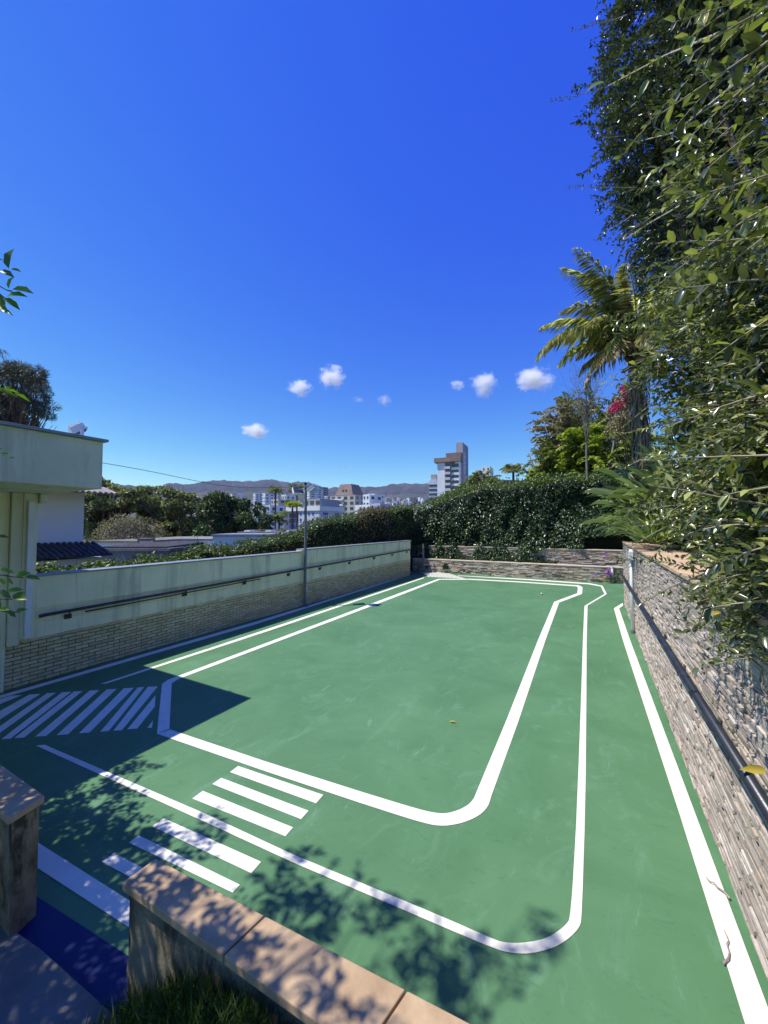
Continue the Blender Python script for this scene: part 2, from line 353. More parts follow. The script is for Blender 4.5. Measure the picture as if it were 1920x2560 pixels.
# mountains: ridge line surveyed from the photograph, 6 km away
ridge = [(-900, 1150), (-500, 1140), (-200, 1175), (0, 1190), (200, 1200), (330, 1215), (397, 1220), (420, 1208), (470, 1211), (513, 1204), (555, 1201), (600, 1205), (619, 1204), (644, 1203), (664, 1199), (690, 1201), (706, 1205), (729, 1206), (760, 1204), (790, 1210),
         (805, 1217), (822, 1222), (836, 1217), (862, 1216), (885, 1214), (918, 1217), (950, 1218), (976, 1211), (1009, 1208), (1048, 1210), (1080, 1209), (1200, 1206), (1400, 1200), (1700, 1195), (2100, 1205), (2700, 1220)]
def ridge_y(x):
    for (x0, y0), (x1, y1) in zip(ridge, ridge[1:]):
        if x <= x1: return y0+(y1-y0)*(x-x0)/(x1-x0)
    return ridge[-1][1]
def mountain(name, Rb, Rt, off, amp, cols, px0=-900, px1=2700, step=5, seed=3, rows=30, base=None):
    xs = np.arange(px0, px1, step); V = []
    for x in xs:
        th = math.atan2(x-960, FOC); dirn = Vector((math.cos(YAW)*math.sin(th)-math.sin(YAW)*math.cos(th), math.sin(YAW)*math.sin(th)+math.cos(YAW)*math.cos(th), 0))
        el = (1315-ridge_y(x)-off-0.8*math.sin(x*.21)-0.5*math.sin(x*.47))/FOC*math.cos(th)
        zt = CAMH+el*Rt
        for j in range(rows+6):
            t = j/(rows-1)
            R = Rb+(Rt-Rb)*t; z0 = 120
            z = z0+(zt-z0)*(min(t, 1)**0.9) if t <= 1 else zt-(t-1)*1500
            p = dirn*R; V.append((p.x, p.y, z))
    V = np.array(V); nr = rows+6
    t = np.tile(np.arange(nr)/(rows-1), len(xs))
    env = np.clip(1-np.abs(t-.52)/.5, 0, 1)**.7
    q = V/420.0; q[:, 2] = 0; q = np.stack([q[:, 0]*1.5, q[:, 1]*.55, q[:, 2]], 1)
    rid = sum((1-np.abs(vnoise(q*k+seed, seed+i, 1.1)))*a for i, (k, a) in enumerate([(1, 1), (2.3, .5), (4.7, .28)]))
    V[:, 2] += (rid-1.2)*amp*env
    n = len(xs); i0 = (np.arange(n-1)[:, None]*nr+np.arange(nr-1)[None]).ravel()
    F = np.stack([i0, i0+nr, i0+nr+1, i0+1], 1)
    return mobj(name, npmesh(name, V, F, smooth=True), cols, kind='structure')
def mount_mat(name, a, b, c):
    t = NT(name); f = t.noise(.0016, 8, .62, (1, 1, 1.4)); col = t.ramp(f, [(.32, a), (.5, b), (.66, c)])
    g = t.noise(.006, 8, .7, (1, 1, 1.2), .5); col = t.mix(t.ramp(g, [(.45, (0, 0, 0)), (.62, (.7, .7, .7))]), col, a)
    t.bsdf(col, 0.95, 0.05, t.noise(.004, 9, .72), 1.0, 70); return t.done()
mountain('mountain_range', 4300, 6300, 0, 210, mount_mat('mountain_scrub', lin(.024, .034, .028), lin(.065, .055, .055), lin(.12, .085, .078)))
mountain('foothills', 3300, 4600, 26, 45, mount_mat('foothill_grass', lin(.05, .06, .035), lin(.09, .085, .055), lin(.13, .115, .075)), seed=8)
# ================================================================== COURT
LW = lambda y: -8.16-.0225*y            # face of the left wall
Y1 = 20.5
m = MB(); m.prism([(LW(-2)-.05, .3), (.9, .3), (.9, 15.0), (5.2, 15.0), (5.2, Y1+.05), (LW(20.5)-1.0, Y1+.05), (LW(18.7)-1.2, 18.7), (LW(18.6)-.05, 18.6)], -.3, 0)
court = m.obj('court_floor', M_court, kind='structure')
def sheet(name, poly, z, mat, parent=court, dz=.002, **kw):
    mm = MB(); mm.prism([(p[0], p[1]) for p in poly], z-dz, z); return mm.obj(name, mat, parent, **kw)
def g2(p): v = gz(*p); return (v.x, v.y)
def chaikin(L, i0, i1, n=2):
    """round the corners of L between indices i0..i1"""
    seg = L[i0:i1+1]
    for _ in range(n):
        o = [seg[0]]
        for a, b in zip(seg, seg[1:]): o += [tuple(Vector(a).lerp(Vector(b), .25)), tuple(Vector(a).lerp(Vector(b), .75))]
        seg = o+[seg[-1]]
    return L[:i0]+seg+L[i1+1:]
def strip(name, pairs, closed=False, z=.004, mat=M_paint, ext=None, rnd=None):
    A = [g2(p) for p, q in pairs]; B = [g2(q) for p, q in pairs]
    if rnd: A = chaikin(A, *rnd); B = chaikin(B, *rnd)
    if ext:
        for L in (A, B):
            d = Vector(L[-1])-Vector(L[-2]); L.append(tuple(Vector(L[-1])+d.normalized()*ext))
    mm = MB(); n = len(A); vs = [(x, y, z) for x, y in A]+[(x, y, z) for x, y in B]; fs = []
    for i in range(n if closed else n-1):
        j = (i+1) % n; f = (i, n+i, n+j, j)
        a = Vector(vs[n+i])-Vector(vs[i]); b = Vector(vs[j])-Vector(vs[i])
        fs.append(f if a.cross(b).z > 0 else f[::-1])
    mm.add(vs, fs); return mm.obj(name, mat, court)
strip('painted_line', [(Z7(1017, 865), Z7(1097, 845)), (Z7(1050, 545), Z7(1113, 540)), (Z7(1090, 517), Z7(1160, 512)), (ZA(0, 228), ZA(0, 245)), (ZA(262, 131), ZA(275, 137)),
    (ZA(480, 130), ZA(480, 136.5)), (ZA(850, 150), ZA(850, 157)), (ZA(1180, 172), ZA(1180, 180)), (ZA(1235, 175), ZA(1222, 184)), (ZA(1262, 188), ZA(1230, 193)), (ZA(1258, 235), ZA(1225, 230)),
    (ZA(1100, 295), ZA(1065, 290)), (ZC(730, 0), ZC(678, 0)), (ZC(540, 570), ZC(457, 560)), (ZC(355, 1080), ZC(235, 1095)), (ZC(335, 1150), ZC(205, 1135)), (ZC(285, 1205), ZC(150, 1168)),
    (ZC(225, 1240), ZC(110, 1184)), (ZC(130, 1275), ZC(60, 1198)), (ZC(0, 1292), ZC(0, 1203)), ((1045, 2055), (1052, 2026)), (ZE(1659, 575), ZE(1659, 495)), (ZE(1000, 355), ZE(1000, 286)), (ZE(255, 97), ZE(340, 65))], True, rnd=(14, 21))
strip('painted_line', [(ZA(400, 107), ZA(400, 110)), (ZA(850, 130), ZA(850, 137)), (ZA(1310, 161), ZA(1300, 168)), (ZA(1400, 178), ZA(1388, 184)), (ZA(1430, 236), ZA(1413, 235)), (ZA(1297, 315), ZA(1275, 318)),
    (ZC(1014, 0), ZC(988, 0)), (ZC(1012, 380), ZC(976, 380)), (ZC(1008, 900), ZC(957, 900)), (ZC(1000, 1300), ZC(940, 1300)), (ZC(980, 1930), ZC(905, 1920)), (ZC(965, 1990), ZC(870, 1975)), (ZC(900, 2060), ZC(790, 2035)),
    (ZC(830, 2108), ZC(745, 2058)), (ZC(760, 2140), ZC(700, 2076)), (ZC(640, 2170), ZC(600, 2094)), (ZC(560, 2173), ZC(515, 2100)), (ZC(480, 2165), ZC(430, 2092)), (ZC(380, 2140), ZC(360, 2068)), (ZC(0, 1978), ZC(0, 1908)),
    (ZE(1190, 985), ZE(1190, 930)), (ZE(600, 713), ZE(600, 655)), (Z7(232, 945), Z7(290, 940))], rnd=(9, 20))
strip('painted_line', [(ZA(1540, 296), ZA(1542, 315)), (ZA(1478, 335), ZA(1514, 335)), (ZA(1540, 553), ZA(1590, 553)), (ZC(1659, 1215), ZC(1659, 920)), (ZD(1215, 2212), ZD(1457, 2212))], ext=1.6)
strip('painted_line', [(Z7(650, 545), Z7(690, 543)), (Z7(1659, 213), Z7(1659, 229)), (ZB(1575, 90), ZB(1576, 94.5))])
strip('painted_line', [(Z7(0, 620), Z7(0, 640)), (Z7(1659, 140), Z7(1659, 158)), (ZB(1500, 77), ZB(1500, 80.5))])
strip('painted_line', [(ZA(130, 82), ZA(130, 80)), (ZA(850, 112), ZA(850, 107)), (ZA(1540, 162), ZA(1540, 155))])
for q in [[(-60, 700), (-60, 665), (70, 622), (142, 617)], [(-80, 825), (-80, 765), (192, 613), (262, 610)], [(-130, 910), (-60, 905), (362, 602), (305, 605)], [(10, 903), (68, 900), (462, 596), (402, 599)],
          [(92, 897), (155, 893), (535, 591), (480, 594)], [(228, 887), (300, 882), (643, 585), (582, 588)], [(367, 877), (440, 872), (756, 577), (692, 581)], [(513, 865), (580, 860), (868, 570), (802, 574)],
          [(650, 855), (705, 850), (935, 565), (893, 568)], [(735, 848), (790, 845), (1022, 561), (958, 564)], [(825, 840), (888, 835), (1003, 692), (1008, 618)], [(955, 830), (985, 828), (992, 780)]]:
    P = [g2(Z7(*p)) for p in q]; sheet('zebra_stripe', P, .004, M_paint)
for q in [[(817, 320), (1405, 520), (1355, 578), (760, 362)], [(700, 402), (1303, 630), (1252, 688), (638, 445)], [(572, 492), (1196, 745), (1143, 806), (500, 545)], [(303, 682), (975, 983), (908, 1062), (222, 737)], [(130, 800), (828, 1142), (778, 1196), (62, 850)]]:
    sheet('crosswalk_bar', [g2(ZE(*p)) for p in q], .004, M_paint)
sheet('crosswalk_bar', [g2(ZG(*p)) for p in [(527, 247), (980, 480), (930, 540), (468, 285)]], .004, M_paint)
a, b, c, d = [Vector(g2(p)) for p in (ZH(370, 60), ZH(1030, 480), ZH(1025, 700), ZH(370, 275))]
sheet('painted_line', [a-(b-a)*2.5, b+(b-a)*1.5, c+(c-d)*1.5, d-(c-d)*2.5], .0045, M_paint)
for k in range(11):
    t0, t1 = k/11, (k+.62)/11
    L = lambda u: ZA(150+u*190, 84+u*9); B = lambda u: ZA(195+u*275, 116+u*16)
    sheet('zebra_stripe', [g2(L(t0)), g2(L(t1)), g2(B(t1)), g2(B(t0))], .004, M_paint)
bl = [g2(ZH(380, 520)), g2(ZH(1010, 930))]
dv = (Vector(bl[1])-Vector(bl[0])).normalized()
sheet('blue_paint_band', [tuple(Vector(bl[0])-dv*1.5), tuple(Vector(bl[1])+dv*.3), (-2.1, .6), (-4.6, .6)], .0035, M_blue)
# ------------------------------------------------------------------ left wall with brick base
ROTW = .0225
wall = thing('boundary_wall', 'long low pale green plaster wall with brick base and dark handrail along the left side of the court', 'wall', (-8.16, 0, 0), ROTW)
YL = 9.72
m = MB(); m.box(-.22, 0, -3, YL, .70, 1.75); m.box(-.22, 0, YL, 18.6, .70, 1.80)
m.box(-.22, -.045, -3, 18.6, -.1, .70)
m.obj('plaster_face', M_cream, wall, bevel=.006)
m = MB(); m.box(0.0, .025, 2.86, YL-.03, 1.22, 1.752); m.box(0.0, .025, YL+.06, 18.6, 1.36, 1.802); m.obj('upper_band', M_cream, wall, bevel=.006)
m = MB(); m.box(-.26, .055, 2.84, YL-.02, 1.756, 1.785); m.obj('coping', M_capm, wall, bevel=.004)
m = MB(); m.box(-.26, .055, YL+.05, 18.66, 1.806, 1.845); m.obj('coping', M_capm, wall, bevel=.004)
m = MB(); m.box(-.044, -.012, -3, 18.6, -.1, .905); m.obj('mortar_bed', M_mortar, wall)
m = MB(); m.box(-.044, .004, 5.4, 18.6, .905, .93); m.obj('brick_ledge', M_cream, wall)
bt = lambda y: .735+max(0, (y-1))*.0085
BL, BH, G = .200, .049, .013
nr = 15; cnt = []
for r in range(nr):
    z = .006+r*(BH+G); y = -2.9-(r % 2)*(BL+G)/2
    while y < 18.55:
        if z+BH < bt(y)+.03: cnt.append((abs(y-2.2) if y > 1.6 else 50, y, z))
        y += BL+G
cnt.sort(); bmeshes = []
for k in range(5):
    mm = MB(); mm.box(-.012, .008+random.uniform(-.003, .004), 0, BL, 0, BH, j=.0018); me = mm.mesh('brick'); me.materials.append(M_brick); bmeshes.append(me)
rest = MB()
for i, (_, y, z) in enumerate(cnt):
    if y+BL > 18.6: continue
    if i < 300: mobj('brick', random.choice(bmeshes), None, wall, (0, y, z))
    else:
        rest.cr = random.random(); rest.box(-.012, .008+random.uniform(-.003, .004), y, y+BL, z, z+BH, j=.0018)
rest.obj('brick_courses', M_brick, wall, kind='stuff')
# plaster drops down between the brick top line and the upper face
m = MB()
y = -3
while y < 18.6:
    e = min(y+.9, 18.6); m.box(-.044, 0.012+.0004*(int(y*2) % 3), y, e, bt(y)-.01, .99); y = e
m.obj('plaster_skirt', M_cream, wall)
rz = lambda y: 1.10+.0165*(y-2.9)
m = MB(); m.tube([(.07, 2.92, rz(2.92)-.01), (.085, 3.0, rz(3.0)), (.085, 18.5, rz(18.5))], .028, 10)
rl = m.obj('handrail', M_rail, wall, smooth=True)
m = MB(); m.tube([(.06, 3.6, rz(3.6)-.075), (.06, 7.9, rz(7.9)-.072)], .014, 8); m.obj('lower_rail', M_rail, wall, smooth=True)
for y in (3.35, 5.6, 7.35, 9.1, 10.7, 12.6, 14.6, 16.4, 18.1):
    m = MB(); z = rz(y); m.tube([(.0, y, z-.10), (.07, y, z-.10), (.085, y, z-.02)], .011, 6); m.box(-.002, .03, y-.055, y+.055, z-.15, z-.07)
    m.obj('rail_bracket', M_rail, wall)
m = MB(); m.box(.026, .075, YL+.13, YL+.25, 1.60, 1.80); m.obj('junction_box', M_wplastic, wall, bevel=.005)
m = MB(); m.box(.004, .05, YL+.16, YL+.27, .42, .62); m.obj('junction_box', M_wplastic, wall, bevel=.005)
# ------------------------------------------------------------------ lamp post
L0 = Vector((-8.36+.10, 9.78, 0))
lamp = thing('lamp_post', 'slim grey lamp post with two floodlights and a small camera, standing against the left wall', 'lamp post', L0)
m = MB(); m.tube([(0, 0, 0), (0, 0, 3.86)], [.048, .042], 12); m.box(-.09, .09, -.09, .09, 0, .015); m.obj('pole', M_metal, lamp, smooth=False)
def flood(parent, loc, rotz, tilt, sz=.28, body=M_wplastic):
    e = MB(); Mx = Matrix.Translation(loc) @ Matrix.Rotation(rotz, 4, 'Z') @ Matrix.Rotation(tilt, 4, 'X')
    e.box(-sz/2, sz/2, -.03, .05, -sz*.38, sz*.38, Mx); e.box(-sz/2-.012, sz/2+.012, -.05, -.03, -sz*.38-.012, sz*.38+.012, Mx)
    for k in range(5): e.box(-sz*.42, sz*.42, .05, .085, -sz*.3+k*sz*.14, -sz*.3+k*sz*.14+.008, Mx)
    h = e.obj('floodlight_head', body, parent, bevel=.003)
    g = MB(); g.box(-sz/2+.015, sz/2-.015, -.056, -.051, -sz*.36, sz*.36, Mx); g.obj('lens', M_glass, h)
    return h
m = MB(); m.tube([(-.26, -.06, 3.80), (.26, .06, 3.80)], .018, 8); m.tube([(0, 0, 3.83), (0, 0, 3.95)], .02, 8); m.obj('crossarm', M_metal, lamp, smooth=True)
flood(lamp, (-.28, -.05, 3.74), YAW+.5, -.75, .36)
flood(lamp, (.26, .06, 3.80), YAW-1.9, -1.0, .36)
m = MB(); Mx = Matrix.Translation((.02, -.02, 3.98)) @ Matrix.Rotation(YAW+.1, 4, 'Z') @ Matrix.Rotation(pi/2+.1, 4, 'X'); m.tube([Mx @ Vector((0, 0, -.09)), Mx @ Vector((0, 0, .12))], .06, 12)
cm = m.obj('camera_housing', M_wplastic, lamp, smooth=False)
m = MB(); m.tube([Mx @ Vector((0, 0, .115)), Mx @ Vector((0, 0, .123))], .045, 12); m.obj('lens', M_blackm, cm)
# ------------------------------------------------------------------ building with overhanging roof on the left
bld = thing('pavilion', 'grey green building corner with deep overhanging roof parapet at the left edge, above the wall', 'building', (-6.3, 0, 0))
RX = -6.33; RY = 2.94
m = MB(); m.box(-9.6-RX-.03, 0, -9, RY, 3.14, 3.83, None); m.obj('roof_parapet', M_creamdark, bld, bevel=.01)
m = MB(); m.box(-9.7-RX, .05, -9, RY+.05, 3.833, 3.87); m.obj('parapet_cap', M_capm, bld, bevel=.004)
wl = MB(); wl.box(-9.45-RX, -8.20-RX, -9, 2.52, -.1, 3.138); wl.obj('wall', M_cream, bld, bevel=.01)
m = MB(); m.box(-8.30-RX, -8.12-RX, 2.66, 2.84, .78, 3.138); m.obj('column', M_cream, bld, bevel=.01)
m = MB(); m.box(-8.10-RX, -8.06-RX, 2.70, 2.78, .80, 3.0); m.obj('downpipe', M_wplastic, bld, bevel=.006)
m = MB(); m.box(-8.25-RX, -8.14-RX, 2.523, 2.657, .70, 3.135); m.obj('recess_panel', M_creamdark, bld)
m = MB(); m.box(-9.0-RX, -8.05-RX, 2.845, 2.925, 2.98, 3.136); m.obj('beam', M_creamdark, bld, bevel=.005)
fl = thing('floodlight', 'white floodlight on a bracket on top of the grey green roof parapet', 'floodlight', (-6.75, 2.80, 3.87))
m = MB(); m.tube([(0, 0, 0), (0, 0, .12)], .012, 6); m.box(-.07, .07, -.05, .05, 0, .012); m.box(-.16, -.13, -.02, .02, .05, .15); m.box(.13, .16, -.02, .02, .05, .15); m.box(-.16, .16, -.02, .02, .045, .06); m.obj('bracket', M_wplastic, fl)
flood(fl, (0, 0, .17), YAW+2.3, .95, .25)
a = gx(255, 1157, -8.9); b = Vector(lamp.location)+Vector((0, 0, 3.84)); m = MB()
m.tube([a.lerp(b, t)+Vector((0, 0, -.18*math.sin(pi*t)+.03*math.sin(9*t))) for t in np.linspace(0, 1, 16)], .007, 4)
m.obj('overhead_cable', M_blackm, smooth=True, label='thin black cable sagging from the grey green building to the lamp post', cat='cable')
# ------------------------------------------------------------------ gate at far end of the left wall
gt = thing('gate', 'narrow dark metal gate between the end of the left wall and the stone terrace', 'gate', (LW(18.7)-.1, 18.75, 0))
ga = gz(1028, 1434); gb = gz(1041, 1427)
for k in range(5):
    m = MB(); x = k*.11-.25; m.tube([(x, .1+k*.28, .05), (x, .1+k*.28, 1.5)], .012, 5); m.obj('bar', M_blackm, gt)
for z in (.1, .55, 1.0, 1.5):
    m = MB(); m.tube([(-.25, .1, z), (.19, 1.22, z)], .016, 5); m.obj('rail', M_blackm, gt)
m = MB(); m.box(.2, .27, 1.28, 1.35, 0, 1.6); m.obj('post', M_metal, gt)
# ------------------------------------------------------------------ ledge-stone walls
def stone_wall(parent, length, height, nsep, mat, hs=(.018, .042), ls=(.10, .38), depth=(.0, .022), back=.3, lo=0.0, score=None, hprof=None):
    """local: x along, y=-proud (front at y=0 facing -y), z up"""
    m = MB(); m.box(0, length, .004, back, -.2+lo, height-.002); m.obj('wall_core', M_gap, parent)
    st = []; z = lo
    while z < height-.01:
        h = min(random.uniform(*hs), height-z); x = random.uniform(-.2, 0)
        while x < length:
            l = random.uniform(*ls); x0, x1 = max(0, x), min(length, x+l-.004)
            if x1-x0 > .03: st.append((x0, x1, z, z+h-.004, -random.uniform(*depth)))
            x += l
        z += h
    if score: st.sort(key=score)
    rest = MB()
    for i, (x0, x1, z0, z1, y) in enumerate(st):
        if i < nsep:
            mm = MB(); mm.cr = 0; mm.box(0, x1-x0, y, .02, 0, z1-z0, j=.003); o = mm.obj('stone', mat, parent)
            o.location = (x0, 0, z0)
        else:
            rest.cr = random.random(); rest.box(x0, x1, y, .02, z0, z1, j=.0035)
    rest.obj('stone_courses', mat, parent, kind='stuff')
RWX = .84
rw = thing('retaining_wall', 'tall stacked ledge stone retaining wall with dark handrail along the right side of the court', 'wall', (RWX, 15.0, 0), -pi/2)
stone_wall(rw, 14.6, 2.05, 300, M_ledge, hs=(.016, .036), ls=(.10, .34), depth=(0, .024), back=.34, score=lambda s: abs(s[0]-(15-3.2))+abs(s[2]-1.3)*1.5)
y = 0
while y < 14.6:
    e = min(y+.78, 14.6); m = MB(); m.box(y+.003, e-.003, -.035, .70, 2.055, 2.095, j=.003); m.obj('coping_slab', M_sand, rw, bevel=.004); y = e
m = MB(); m.tube([(.15, -.115, 1.10), (.2, -.12, 1.11), (14.6, -.12, 1.235)], .033, 12); m.obj('handrail', M_blackm, rw, smooth=True)
for k in range(11):
    x = .6+k*1.32; m = MB(); z = 1.10+.0092*x; m.tube([(x, -.0, z-.11), (x, -.09, z-.11), (x, -.12, z-.03)], .012, 6); m.box(x-.035, x+.035, -.03, -.0, z-.15, z-.07); m.obj('rail_bracket', M_blackm, rw)
# drain pipe with box on the right wall
dp = thing('vertical_pipe', 'white vertical conduit pipe with a small box fixed to the right stone wall', 'pipe', (RWX-.06, 11.15, 0))
m = MB(); m.tube([(0, 0, .02), (0, 0, 2.03)], .042, 12); m.obj('pipe', M_wplastic, dp, smooth=True)
m = MB(); m.box(-.07, .03, -.24, -.06, 1.78, 1.99); m.obj('junction_box', M_wplastic, dp, bevel=.006)
m = MB(); m.tube([(0, 0, .0), (0, 0, .09)], .055, 10); m.obj('coupling', M_metal, dp)
# back wall of the step in the court (turns right at the corner)
m = MB(); m.box(RWX+.345, 5.4, 14.72, 15.0, -.2, 2.03); o = m.obj('return_wall', M_gap, label='rough stone wall returning to the right behind the end of the right retaining wall', cat='wall')
# raised bank behind the right wall
M_bank = simple('bank_soil', lin(.09, .08, .04), lin(.20, .18, .10), 5, 0.95, 0.1, 0.5)
m = MB()
gx_ = np.linspace(RWX+.60, 9, 12); gy_ = np.linspace(.4, 15, 24); vs = []
for x in gx_:
    for y in gy_: vs.append((x, y, 2.02+.18*max(0, x-1.6)+.03*math.sin(x*3+y*2)))
m.add(vs, [(i*24+j, (i+1)*24+j, (i+1)*24+j+1, i*24+j+1) for i in range(11) for j in range(23)])
m.obj('garden_bank', M_bank, kind='structure', smooth=True)
m = MB(); m.prism([(5.0, 15), (9, 15), (9, 27), (5.0, 27)], -.3, 2.3); m.obj('side_bank', M_bank, kind='structure')
# far terraces
def terrace(y, z0, z1, x0, x1, lab, nsep, slab=1.1, lip=.06, dep=.34):
    t = thing('terrace_wall', lab, 'wall', (x0, y, 0))
    stone_wall(t, x1-x0, z1-.04, nsep, M_ledge2, hs=(.025, .06), ls=(.12, .5), depth=(0, .06), back=dep-.02, lo=z0, score=lambda s: abs(s[0]-8))
    x = 0
    while x < x1-x0:
        e = min(x+slab, x1-x0); m = MB(); m.box(x+.003, e-.003, -lip, dep, z1-.038, z1, j=.002); m.obj('coping_slab', M_sandlt, t); x = e
    return t
M_sandlt = simple('pale_coping', lin(.52, .42, .30), lin(.70, .60, .47), 3, 0.8, 0.25, 0.3, bd=0.004)
terrace(20.5, 0, .73, -9.3, 5.2, 'lowest stacked stone terrace wall with pale coping across the far end of the court', 300)
terrace(21.3, .55, 1.46, -9.3, 5.2, 'second stone terrace wall with pale coping, ivy hanging over its left half', 200, dep=.3)
M_peach = stone_mat('peach_stone', [(0, lin(.45, .30, .18)), (.5, lin(.60, .44, .30)), (1, lin(.72, .58, .44))], lin(.12, .08, .05), .62)
t3 = thing('terrace_wall', 'highest peach coloured stone terrace wall, sunlit patch beside the big paddle leaf plant', 'wall', (-3, 22.3, 0))
_m = M_ledge2; M_ledge2 = M_peach
stone_wall(t3, 8.2, 2.25, 60, M_peach, hs=(.05, .10), ls=(.2, .6), depth=(0, .05), back=.3, lo=1.2, score=lambda s: abs(s[0]-4.5))
M_ledge2 = _m
m = MB(); m.prism([(-9.3, 20.85), (5.2, 20.85), (5.2, 21.29), (-9.3, 21.29)], .2, .62); m.obj('planter_soil', M_soil, kind='structure')
m = MB(); m.prism([(-9.3, 21.61), (5.2, 21.61), (5.2, 22.29), (-9.3, 22.29)], .3, 1.36); m.obj('planter_soil', M_soil, kind='structure')
sl_ = thing('stone_ledge', 'pale weathered stone ledge poking out of the ivy left of the paddle leaf plant', 'ledge', (gy(1415, 1306, 22.05).x, 21.95, 2.60))
for k, (x0, x1, z) in enumerate([(0, 1.0, .08), (1.02, 2.0, .10), (-.4, 1.9, -.06)]):
    m = MB(); m.box(x0, x1, -.05+.02*k, .5, z, z+.055, j=.01); m.obj('slab', M_white if k < 2 else M_gap, sl_)
# slope carrying the garden behind
m = MB(); m.prism([(-14, 22.75), (9, 22.75), (9, 60), (-14, 60)], -.6, 2.2); m.obj('rear_garden', M_soil, kind='structure')
# white marker post with purple flowers in the far right corner
pp = gz(1530, 1455)
wp = thing('corner_post', 'short white pipe post in front of the lowest terrace wall near the right corner', 'post', (pp.x, 20.38, 0))
m = MB(); m.tube([(0, 0, 0), (0, 0, .72)], .05, 10); m.obj('pipe', M_wplastic, wp, smooth=True)
m = MB(); m.tube([(0, 0, .66), (0, 0, .75)], .058, 10); m.obj('cap', M_wplastic, wp)
fp = thing('flowering_vine', 'small purple flowering vine beside the short white corner post', 'plant', (pp.x-.1, 20.3, 0))
m = MB()
for k in range(7):
    e = Vector((random.uniform(-.5, .5), random.uniform(-.05, .1), random.uniform(.2, .9))); m.tube([(0, 0, 0), e*.5+Vector((.05, 0, .1)), e], .008, 4)
m.obj('stems', M_twig, fp)
P, d = blobs([(-.05, -.02, .52), (.0, 0, .36), (.55, .1, .3), (-.55, 0, .35), (-.1, .3, 1.25)], [(.13, .08, .16), (.08, .08, .1), (.06, .05, .06), (.05, .05, .06), (.08, .05, .08)], 320, 1)
mobj('flowers', leafmesh('flowers', P, rdir(len(P)), rdir(len(P)), .05, .045), L_purple, fp, kind='stuff')
P, d = blobs([(0, 0, .2), (.3, .05, .3), (.2, .1, .6)], [(.2, .1, .2), (.2, .1, .2), (.2, .1, .15)], 260, 1)
mobj('foliage', leafmesh('foliage', P, rdir(len(P)), rdir(len(P)), .07, .035), L_hedge, fp, kind='stuff')
# ------------------------------------------------------------------ foreground low walls, path, grass
ZR, ZL = .62, .78
def wp2(px, py, z): v = gz(px, py, z); return (v.x, v.y)
A, B, C, D = wp2(388, 2145, ZR), wp2(1180, 2560, ZR), wp2(800, 2560, ZR), wp2(303, 2205, ZR)
A, B, C, D = [Vector(p) for p in (A, B, C, D)]
dAB = (B-A).normalized(); dDC = (C-D).normalized(); B = A+dAB*3.2; C = D+dDC*3.1
fw = thing('low_wall', 'low garden wall with worn tan coping slabs, mossy stained plaster side, in the bottom foreground', 'low wall', (A.x, A.y, 0))
def lp(v): return (v[0]-A.x, v[1]-A.y)
ts = [0, .30, .50, .72, 1.0]; ts = [0, .26, .50, .74, 1.0]
for t0, t1 in zip(ts, ts[1:]):
    p = [A+(B-A)*(t0+.0015), A+(B-A)*(t1-.0015), D+(C-D)*(t1-.0015), D+(C-D)*(t0+.0015)]
    m = MB(); m.prism([lp(q) for q in p], ZR-.045, ZR); m.obj('coping_slab', M_copdark, fw, bevel=.006)
i1, i2, i3, i4 = A+dAB*.03+Vector((0, -.02)), B+Vector((0, -.02)), C+Vector((0, .03)), D+dDC*.03+Vector((0, .03))
m = MB(); n = 40; vs = []; top = ZR-.046
for k in range(n+1):
    t = k/n
    for j in range(9):
        p = i4.lerp(i3, t); z = top*(j/8)-.02*(j == 0); off = .004*math.sin(k*1.3+j*2.1)+.005*math.sin(k*.7-j)
        vs.append((*lp((p.x, p.y+off)), z))
m.add(vs, [(k*9+j, (k+1)*9+j, (k+1)*9+j+1, k*9+j+1) for k in range(n) for j in range(8)])
m.add([(*lp(q), z) for z in (0, top) for q in (i1, i2, i3, i4)], [(0, 1, 5, 4), (0, 4, 7, 3), (4, 5, 6, 7), (1, 2, 6, 5)])
m.obj('wall_body', M_oldpl, fw, smooth=True)
E_, G_ = Vector(wp2(113, 1988, ZL)), Vector(wp2(20, 2046, ZL))
lw = thing('low_wall', 'low garden wall end with dark coping at the left foreground edge, across the path opening', 'low wall', (E_.x, E_.y, 0))
ln = 2.2; wd = (E_-G_); wdt = wd.length
m = MB(); m.prism([(0, 0), (-ln, -.02), (-ln, -wdt), (G_.x-E_.x, G_.y-E_.y)], ZL-.05, ZL); m.obj('coping_slab', M_copdark, lw, bevel=.012)
m = MB(); m.prism([(-.025, -.02), (-ln, -.04), (-ln, -wdt+.03), (G_.x-E_.x-.02, G_.y-E_.y+.03)], -.02, ZL-.051); b_ = m.obj('wall_body', M_oldpl, lw)
# path slab bottom left
P0 = [g2(p) for p in [(15, 2325), (105, 2389), (241, 2513)]]
dl = (Vector(P0[2])-Vector(P0[1])).normalized(); P0[2] = tuple(Vector(P0[1])+dl*2.0)
m = MB(); m.prism(P0+[(-1.2, -1.4), (-6, -1.4), (-6, P0[0][1]+.02)], -.25, .035); m.obj('garden_path', M_conc, kind='structure', bevel=.006)
m = MB(); m.prism([(-7.9, -2), (-1.6, -2), (-1.6, .62), (-7.9, .62)], -.3, .0); m.obj('path_base', M_conc, kind='structure')
